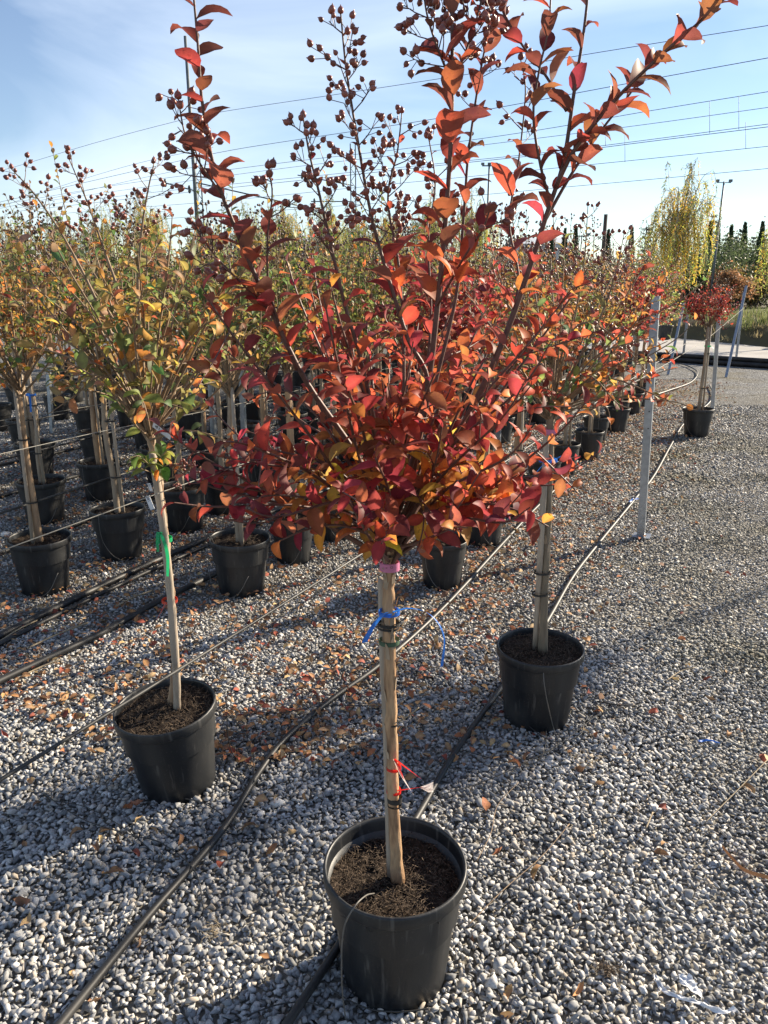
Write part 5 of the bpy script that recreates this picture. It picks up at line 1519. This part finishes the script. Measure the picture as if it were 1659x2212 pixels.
CYP = [cypress_proto(1, 4.9, .34), cypress_proto(2, 5.0, .30)]
FIR = [fir_proto(3, 4.6, 1.15), fir_proto(4, 4.8, .95)]
gz = .6
for i, (px, py, Y, k) in enumerate(((1532, 483, 43, 0), (1553, 487, 41, 1), (1583, 491, 42, 0), (1617, 488, 41, 1), (1652, 484, 40, 0), (1367, 498, 46, 1), (1312, 500, 52, 0), (1246, 492, 52, 1), (1222, 497, 55, 0), (1190, 505, 58, 1))):
    q = at(px, py, Y); s = (q.z - gz) / 5.05
    root = tag(link("cypress_tree", None, loc=(q.x, Y, gz)), ("first", "second", "third", "fourth", "rightmost", "sixth", "seventh", "eighth", "ninth", "tenth")[i] + (" dark slim cypress from the yellow willow" if i < 5 else " slim cypress showing above the tree rows right of centre"), "tree", "slim cypresses beyond the track")
    root.rotation_euler = (0, .02 * (-1) ** i + (.06 if i in (3, 4) else 0), i)
    link("trunk", CYP[k][1], root, scale=s); link("crown", CYP[k][0], root, scale=(s, s, s))
for i, (px, py, Y, k) in enumerate(((1398, 478, 38, 0), (1543, 462, 47, 1), (1606, 482, 47, 0), (1648, 520, 46, 1), (1420, 560, 40, 1), (1515, 500, 50, 0), (1568, 505, 52, 1), (1590, 500, 54, 0), (1632, 500, 52, 0), (1490, 520, 50, 1), (1450, 530, 52, 0), (1655, 505, 55, 1))):
    q = at(px, py, Y); s = (q.z - gz) / 4.7
    root = tag(link("fir_tree", None, loc=(q.x, Y, gz)), ("dark fir left of the yellow willow", "tall dark fir behind the first cypress", "dark fir between third and fourth cypresses", "low dark fir at the right edge", "low dark fir hidden behind the yellow willow", "dark fir just left of the first cypress", "dark fir between the second and third cypresses", "dark fir close behind the third cypress", "dark fir right of the fourth cypress", "dark fir right behind the yellow willow crown", "dark fir behind the middle of the yellow willow", "far dark fir at the right edge")[i], "tree", "dark firs beyond the track")
    link("trunk", FIR[k][2], root, scale=s); cr = link("crown", FIR[k][0], root, scale=s, rot=(0, 0, i)); link("branchwork", FIR[k][1], cr)

def shrub(loc, r, h, tones, label, seed, n=2600, name="shrub", leaf=(.05, .09)):
    rng = np.random.default_rng(seed); items, cols = [], []
    cl = [(rng.normal(0, r * .45), rng.normal(0, r * .45), h * rng.uniform(.25, .85), rng.uniform(.18, .34) * r) for _ in range(14)]
    mb = MB()
    for c in cl:
        mb.tube([Vector((0, 0, 0)), Vector((c[0] * .4, c[1] * .4, c[2] * .5)), Vector(c[:3])], [.02, .012, .006], 4, cap=False)
    for i in range(n):
        c = cl[int(rng.integers(len(cl)))]; p = Vector(c[:3]) + Vector(rng.normal(0, c[3] * .8, 3))
        items.append((tuple(p), tuple(rng.normal(0, 1, 3)), tuple(rng.normal(0, 1, 3)), rng.uniform(*leaf), leaf[0] * rng.uniform(.5, .8)))
        cols.append(np.array(tones[int(rng.integers(len(tones)))]) * math.exp(rng.normal(0, .22)))
    V, F, Cc = simple_leaf_mass(items, cols)
    root = tag(link(name, None, loc=loc), label, "shrub", "shrubs beyond the track")
    link("branchwork", mb.mesh("branchwork", M['dark_bark']), root); link("foliage", mesh_from("foliage", V, F, M['leaf_far'], False, colors=Cc), root)
YEL, RUS, GRN = [(.34, .25, .05), (.24, .2, .06)], [(.3, .13, .06), (.22, .12, .06)], [(.035, .055, .022), (.055, .075, .03)]
for i, (px, Y, r, h, tn, lab) in enumerate(((1598, 35, .7, 1.9, YEL, "golden shrub between the cypresses"), (1640, 36, .7, 1.9, YEL + RUS + GRN, "ochre shrub by the right edge below the cypresses"), (1570, 33, .9, 1.6, RUS, "brown-red shrub behind the lone red tree"),
        (1500, 35, 1.5, 2.5, GRN, "dark green shrub right of the willow trunk"), (1460, 37, 1.6, 2.4, GRN, "dark green shrub behind the willow trunk"), (1545, 36, 1.5, 2.6, GRN, "dark green shrub under the first cypress"), (1625, 38, 1.6, 2.8, GRN, "dark green shrub under the fourth cypress"), (1668, 37, 1.6, 2.8, GRN, "dark green shrub cut by the right edge"), (1400, 38, 1.4, 1.7, GRN, "dark green shrub under the fir left of the willow"), (1580, 38, 1.8, 3.2, GRN, "tall dark shrub under the third cypress"), (1520, 38, 1.8, 3.0, GRN, "tall dark shrub left of the first cypress"), (1650, 39, 1.8, 3.2, GRN, "tall dark shrub under the rightmost cypress"))):
    q = at(px, 600, Y); shrub((q.x, Y, gz), r, h, tn, lab, 600 + i, 3600, leaf=(.10, .17))

def grass():
    rng = np.random.default_rng(8); items, cols = [], []
    path = smooth_path(bank_edge[2:], 30)
    cl = [(int(rng.integers(len(path))), rng.uniform(.1, 5.5) ** 1.0) for _ in range(420)]
    for i, dist in cl:
        p = path[i]; t = (path[min(i + 1, len(path) - 1)] - path[max(i - 1, 0)]).normalized(); nr = Vector((-t.y, t.x, 0))
        if nr.dot(Vector((.6, 1, 0))) < 0: nr = -nr
        b = p + nr * dist + Vector((rng.normal(0, .2), rng.normal(0, .2), 0)); zz = float(np.interp(dist, [0, .25, .6, 1.1, 2, 6], [.0, .09, .3, .5, .6, .65]))
        dry = rng.random() < (.75 if dist < .8 else .18); tone = np.array((.26, .20, .10)) if dry else np.array((.11, .13, .042))
        for _ in range(34):
            q = b + Vector((rng.normal(0, .16), rng.normal(0, .16), 0)); L = rng.uniform(.14, .42) * (.6 if dry else 1)
            items.append(((q.x, q.y, zz), (rng.normal(0, .35), rng.normal(0, .35), 1), (rng.normal(), rng.normal(), .1), L, rng.uniform(.014, .03)))
            cols.append(tone * math.exp(rng.normal(0, .25)))
    V, F, Cc = simple_leaf_mass(items, cols)
    tag(link("grass", mesh_from("grass", V, F, M['leaf_far'], False, colors=Cc)), "rough green and straw grass growing on the bank", "grass", kind='stuff')
grass()

# long low greenhouses far behind
def greenhouse(px0, px1, py, Y, label):
    a, b = at(px0, py, Y), at(px1, py, Y); z1 = a.z; z0 = z1 - .7
    root = tag(link("greenhouse", None, loc=((a.x + b.x) / 2, Y, 0)), label, "building", "greenhouses far behind the trees")
    w = (b.x - a.x); n = max(3, int(w / 2.0)); D = 9.0
    wall = MB()
    wall.box((-w / 2, -D / 2, 0), (w / 2, D / 2, z0)); link("wall", wall.mesh("wall", M['glasshouse'], False), root)
    for i in range(n):
        x0 = -w / 2 + w * i / n + .03; x1 = -w / 2 + w * (i + 1) / n - .03
        for s in (-1, 1):
            mb = MB(); mb.add([(x0, s * (D / 2 + .1), z0 + .01), (x1, s * (D / 2 + .1), z0 + .01), (x1, 0, z1), (x0, 0, z1), (x0, s * (D / 2 + .1), z0 - .05), (x1, s * (D / 2 + .1), z0 - .05), (x1, 0, z1 - .06), (x0, 0, z1 - .06)],
                              [(0, 1, 2, 3), (7, 6, 5, 4), (0, 4, 5, 1), (1, 5, 6, 2), (3, 2, 6, 7), (0, 3, 7, 4)])
            link("roof_panel", mb.mesh("roof_panel", M['glasshouse'], False), root)
greenhouse(560, 760, 508, 66, "pale low greenhouse roof seen behind the willows left of centre")
greenhouse(1100, 1215, 514, 74, "pale low greenhouse roof seen right of the front tree")

# ================================================================== RAILWAY MASTS AND OVERHEAD WIRES
K0, KD = Vector((-16, 62, 0)), Vector((.79, -.61, 0))     # line of the railway wires over the ground
KN = Vector((KD.y, -KD.x, 0))
def on_line(px, py, off=0.0):
    d = ray(px, py); o = Vector((0, 0, CAM_H)); c = K0 + KN * off
    t = (c - o).dot(KN) / d.dot(KN)
    return o + d * t
WIRES = [
    ("topmost overhead wire crossing the sky", .020, 0, [(1659, 55), (1300, 112), (1000, 162), (700, 208), (470, 243), (365, 266), (200, 310), (40, 358), (-60, 384)]),
    ("second overhead wire from the top", .020, 3, [(1659, 125), (1400, 172), (1100, 228), (900, 263), (640, 302), (470, 330), (280, 372), (80, 418)]),
    ("third overhead wire from the top, with droppers at right", .018, 1, [(1659, 198), (1400, 240), (1150, 283), (900, 318), (640, 348), (430, 375), (250, 400), (60, 432)]),
    ("fourth overhead wire from the top", .016, 1, [(1659, 232), (1400, 268), (1150, 300), (900, 330), (640, 360), (400, 392), (200, 420)]),
    ("fifth overhead wire, upper of the close pair", .016, 4, [(1659, 268), (1400, 302), (1200, 327), (1000, 348), (700, 378), (400, 408), (150, 436)]),
    ("sixth overhead wire, lower of the close pair", .018, 4, [(1659, 274), (1400, 306), (1200, 331), (1000, 352), (700, 384), (400, 416), (150, 444)]),
    ("seventh overhead wire from the top", .016, 2, [(1659, 316), (1400, 343), (1200, 363), (1050, 378), (800, 402), (500, 432), (250, 452)]),
    ("eighth and lowest overhead wire at right", .016, 0, [(1659, 364), (1400, 388), (1200, 406), (1050, 420), (800, 440), (500, 462)]),
    ("short overhead wire sloping down left of the lattice mast", .015, 5, [(460, 318), (300, 352), (150, 396), (20, 440)]),
    ("low overhead wire behind the golden tree at left", .015, 6, [(460, 352), (300, 386), (150, 420), (0, 450)]),
]
wire_pts = {}
for i, (lab, r, off, pl) in enumerate(WIRES):
    pts = [on_line(px, py, off) for px, py in pl]
    if i < 8:
        pts = [pts[0] + (pts[0] - pts[1]) * .5] + pts
    pts = pts + [pts[-1] + (pts[-1] - pts[-2]) * .6]
    wire_pts[i] = thing_mesh("overhead_wire", MB().tube(smooth_path(pts, 5), r * .75, 5), M['cable'], lab, "wire", "railway overhead wires")
for k, (px, ya, yb) in enumerate(((1533, 218, 288), (1596, 208, 280), (1611, 264, 322), (1350, 290, 350), (1308, 295, 315))):
    a, b = on_line(px, ya, 2), on_line(px, yb, 2)
    link("dropper", MB().tube([a, b], .010, 4).mesh("dropper", M['cable']), wire_pts[2])

def mast(px, ptop, Y, lab, w, arms=(), lattice=False, lamps=0, pbase=None):
    top = at(px, ptop, Y); root = tag(link("railway_mast" if not lamps else "lamp_mast", None, loc=(top.x, Y, 0)), lab, "mast", "masts behind the nursery")
    zt = top.z; lw = Y / 70.0
    if lattice:
        for s in (-1, 1):
            link("column", MB().box((s * w * .42 - .05, -.06, 0), (s * w * .42 + .05, .06, zt)).mesh("column", M['steel_mast'], False), root)
        z = .4; k = 0
        while z < zt - .7:
            link("lattice_bar", MB().tube([(-w * .38, 0, z), (w * .38, 0, z + .55)] if k % 2 else [(w * .38, 0, z), (-w * .38, 0, z + .55)], .028, 4).mesh("lattice_bar", M['steel_mast'], False), root)
            z += .55; k += 1
    else:
        link("column", MB().tube([(0, 0, 0), (0, 0, zt)], [w / 2, w / 2 * .62], 10).mesh("column", M['steel_mast']), root)
    for (dx, dz0, dz1) in arms:
        link("bracket", MB().tube([(0, 0, zt - dz0), (dx, 0, zt - dz1)], .055, 6).mesh("bracket", M['steel_mast']), root)
        for f in (.18, .92):
            ins = MB(); c = Vector((dx * f, 0, zt - dz0 + (dz0 - dz1) * f)); ins.tube([c + Vector((0, 0, -.28)), c + Vector((0, 0, -.14)), c, c + Vector((0, 0, .14)), c + Vector((0, 0, .28))], [.06, .12, .07, .12, .05], 8)
            link("insulator", ins.mesh("insulator", M['insul']), root)
    for k in range(lamps):
        s = -.55 + 1.1 * k / max(1, lamps - 1)
        link("floodlight", MB().box((s * lw - .13 * lw, -.1 * lw, zt - .02), (s * lw + .13 * lw, .1 * lw, zt + .16 * lw)).mesh("floodlight", M['steel_mast'], False), root)
    if lamps:
        link("crossbar", MB().box((-.6 * lw, -.05 * lw, zt - .12 * lw), (.6 * lw, .05 * lw, zt - .03)).mesh("crossbar", M['steel_mast'], False), root)
    return root
m1 = at(411, 600, 62)
mast(400, 78, 62, "tall railway mast rising behind the left shoot of the front tree", .36, ((-2.4, 10.2, 9.6), (7.6, 9.6, 11.2)), False)
mast(425, 330, 66, "short lattice mast standing beside the tall railway mast", .5, (), True)
mast(762, 310, 78, "lattice railway mast behind the seed heads, arms reaching left", .55, ((-5.2, 3.6, 2.7), (-4.0, 5.0, 5.0)), True)
mast(1057, 356, 70, "slim floodlight mast right of the front tree's middle stem", .24, (), False, 3)
mast(1564, 392, 33, "slim floodlight pole between the willow and the cypresses", .11, (), False, 2)
mast(1257, 508, 62, "short far lamp pole above the tree rows", .14, (), False, 2)
q = at(1309, 463, 48); tag(link("wooden_pole", MB().tube([(0, 0, 0), (0, 0, q.z)], [.13, .11], 10).mesh("wooden_pole", M['dark_bark']), loc=(q.x, 48, 0)), "plain dark pole above the rows right of the front tree", "pole")

# tall slim tree added out of view at right so its crown shades the gravel
sx_, sy_, sh_ = 9.5, 8.9, 4.7
shade_tree = tag(link("added_shade_tree", None, loc=(sx_, sy_, 0)), "unseen slim olive-leaved tree added beyond the right edge to shade the gravel", "tree")
link("trunk", MB().tube(smooth_path([Vector((0, 0, 0)), Vector((.04, .02, 1.6)), Vector((-.02, .03, 3.2)), Vector((0, 0, sh_ + .1))], 5), [.036 - .001 * i for i in range(16)], 9).mesh("trunk", M['trunk_grey']), shade_tree)
for k_, (dx_, dz_, rz_) in enumerate(((0, 0, .3), (.12, -.15, 2.2))):
    pr_ = PROTO['olive'][k_]
    cr_ = link("crown", pr_['leaf'], shade_tree, (dx_, 0, sh_ + dz_), (0, 0, rz_), 1.4)
    link("branchwork", pr_['twig'], cr_)
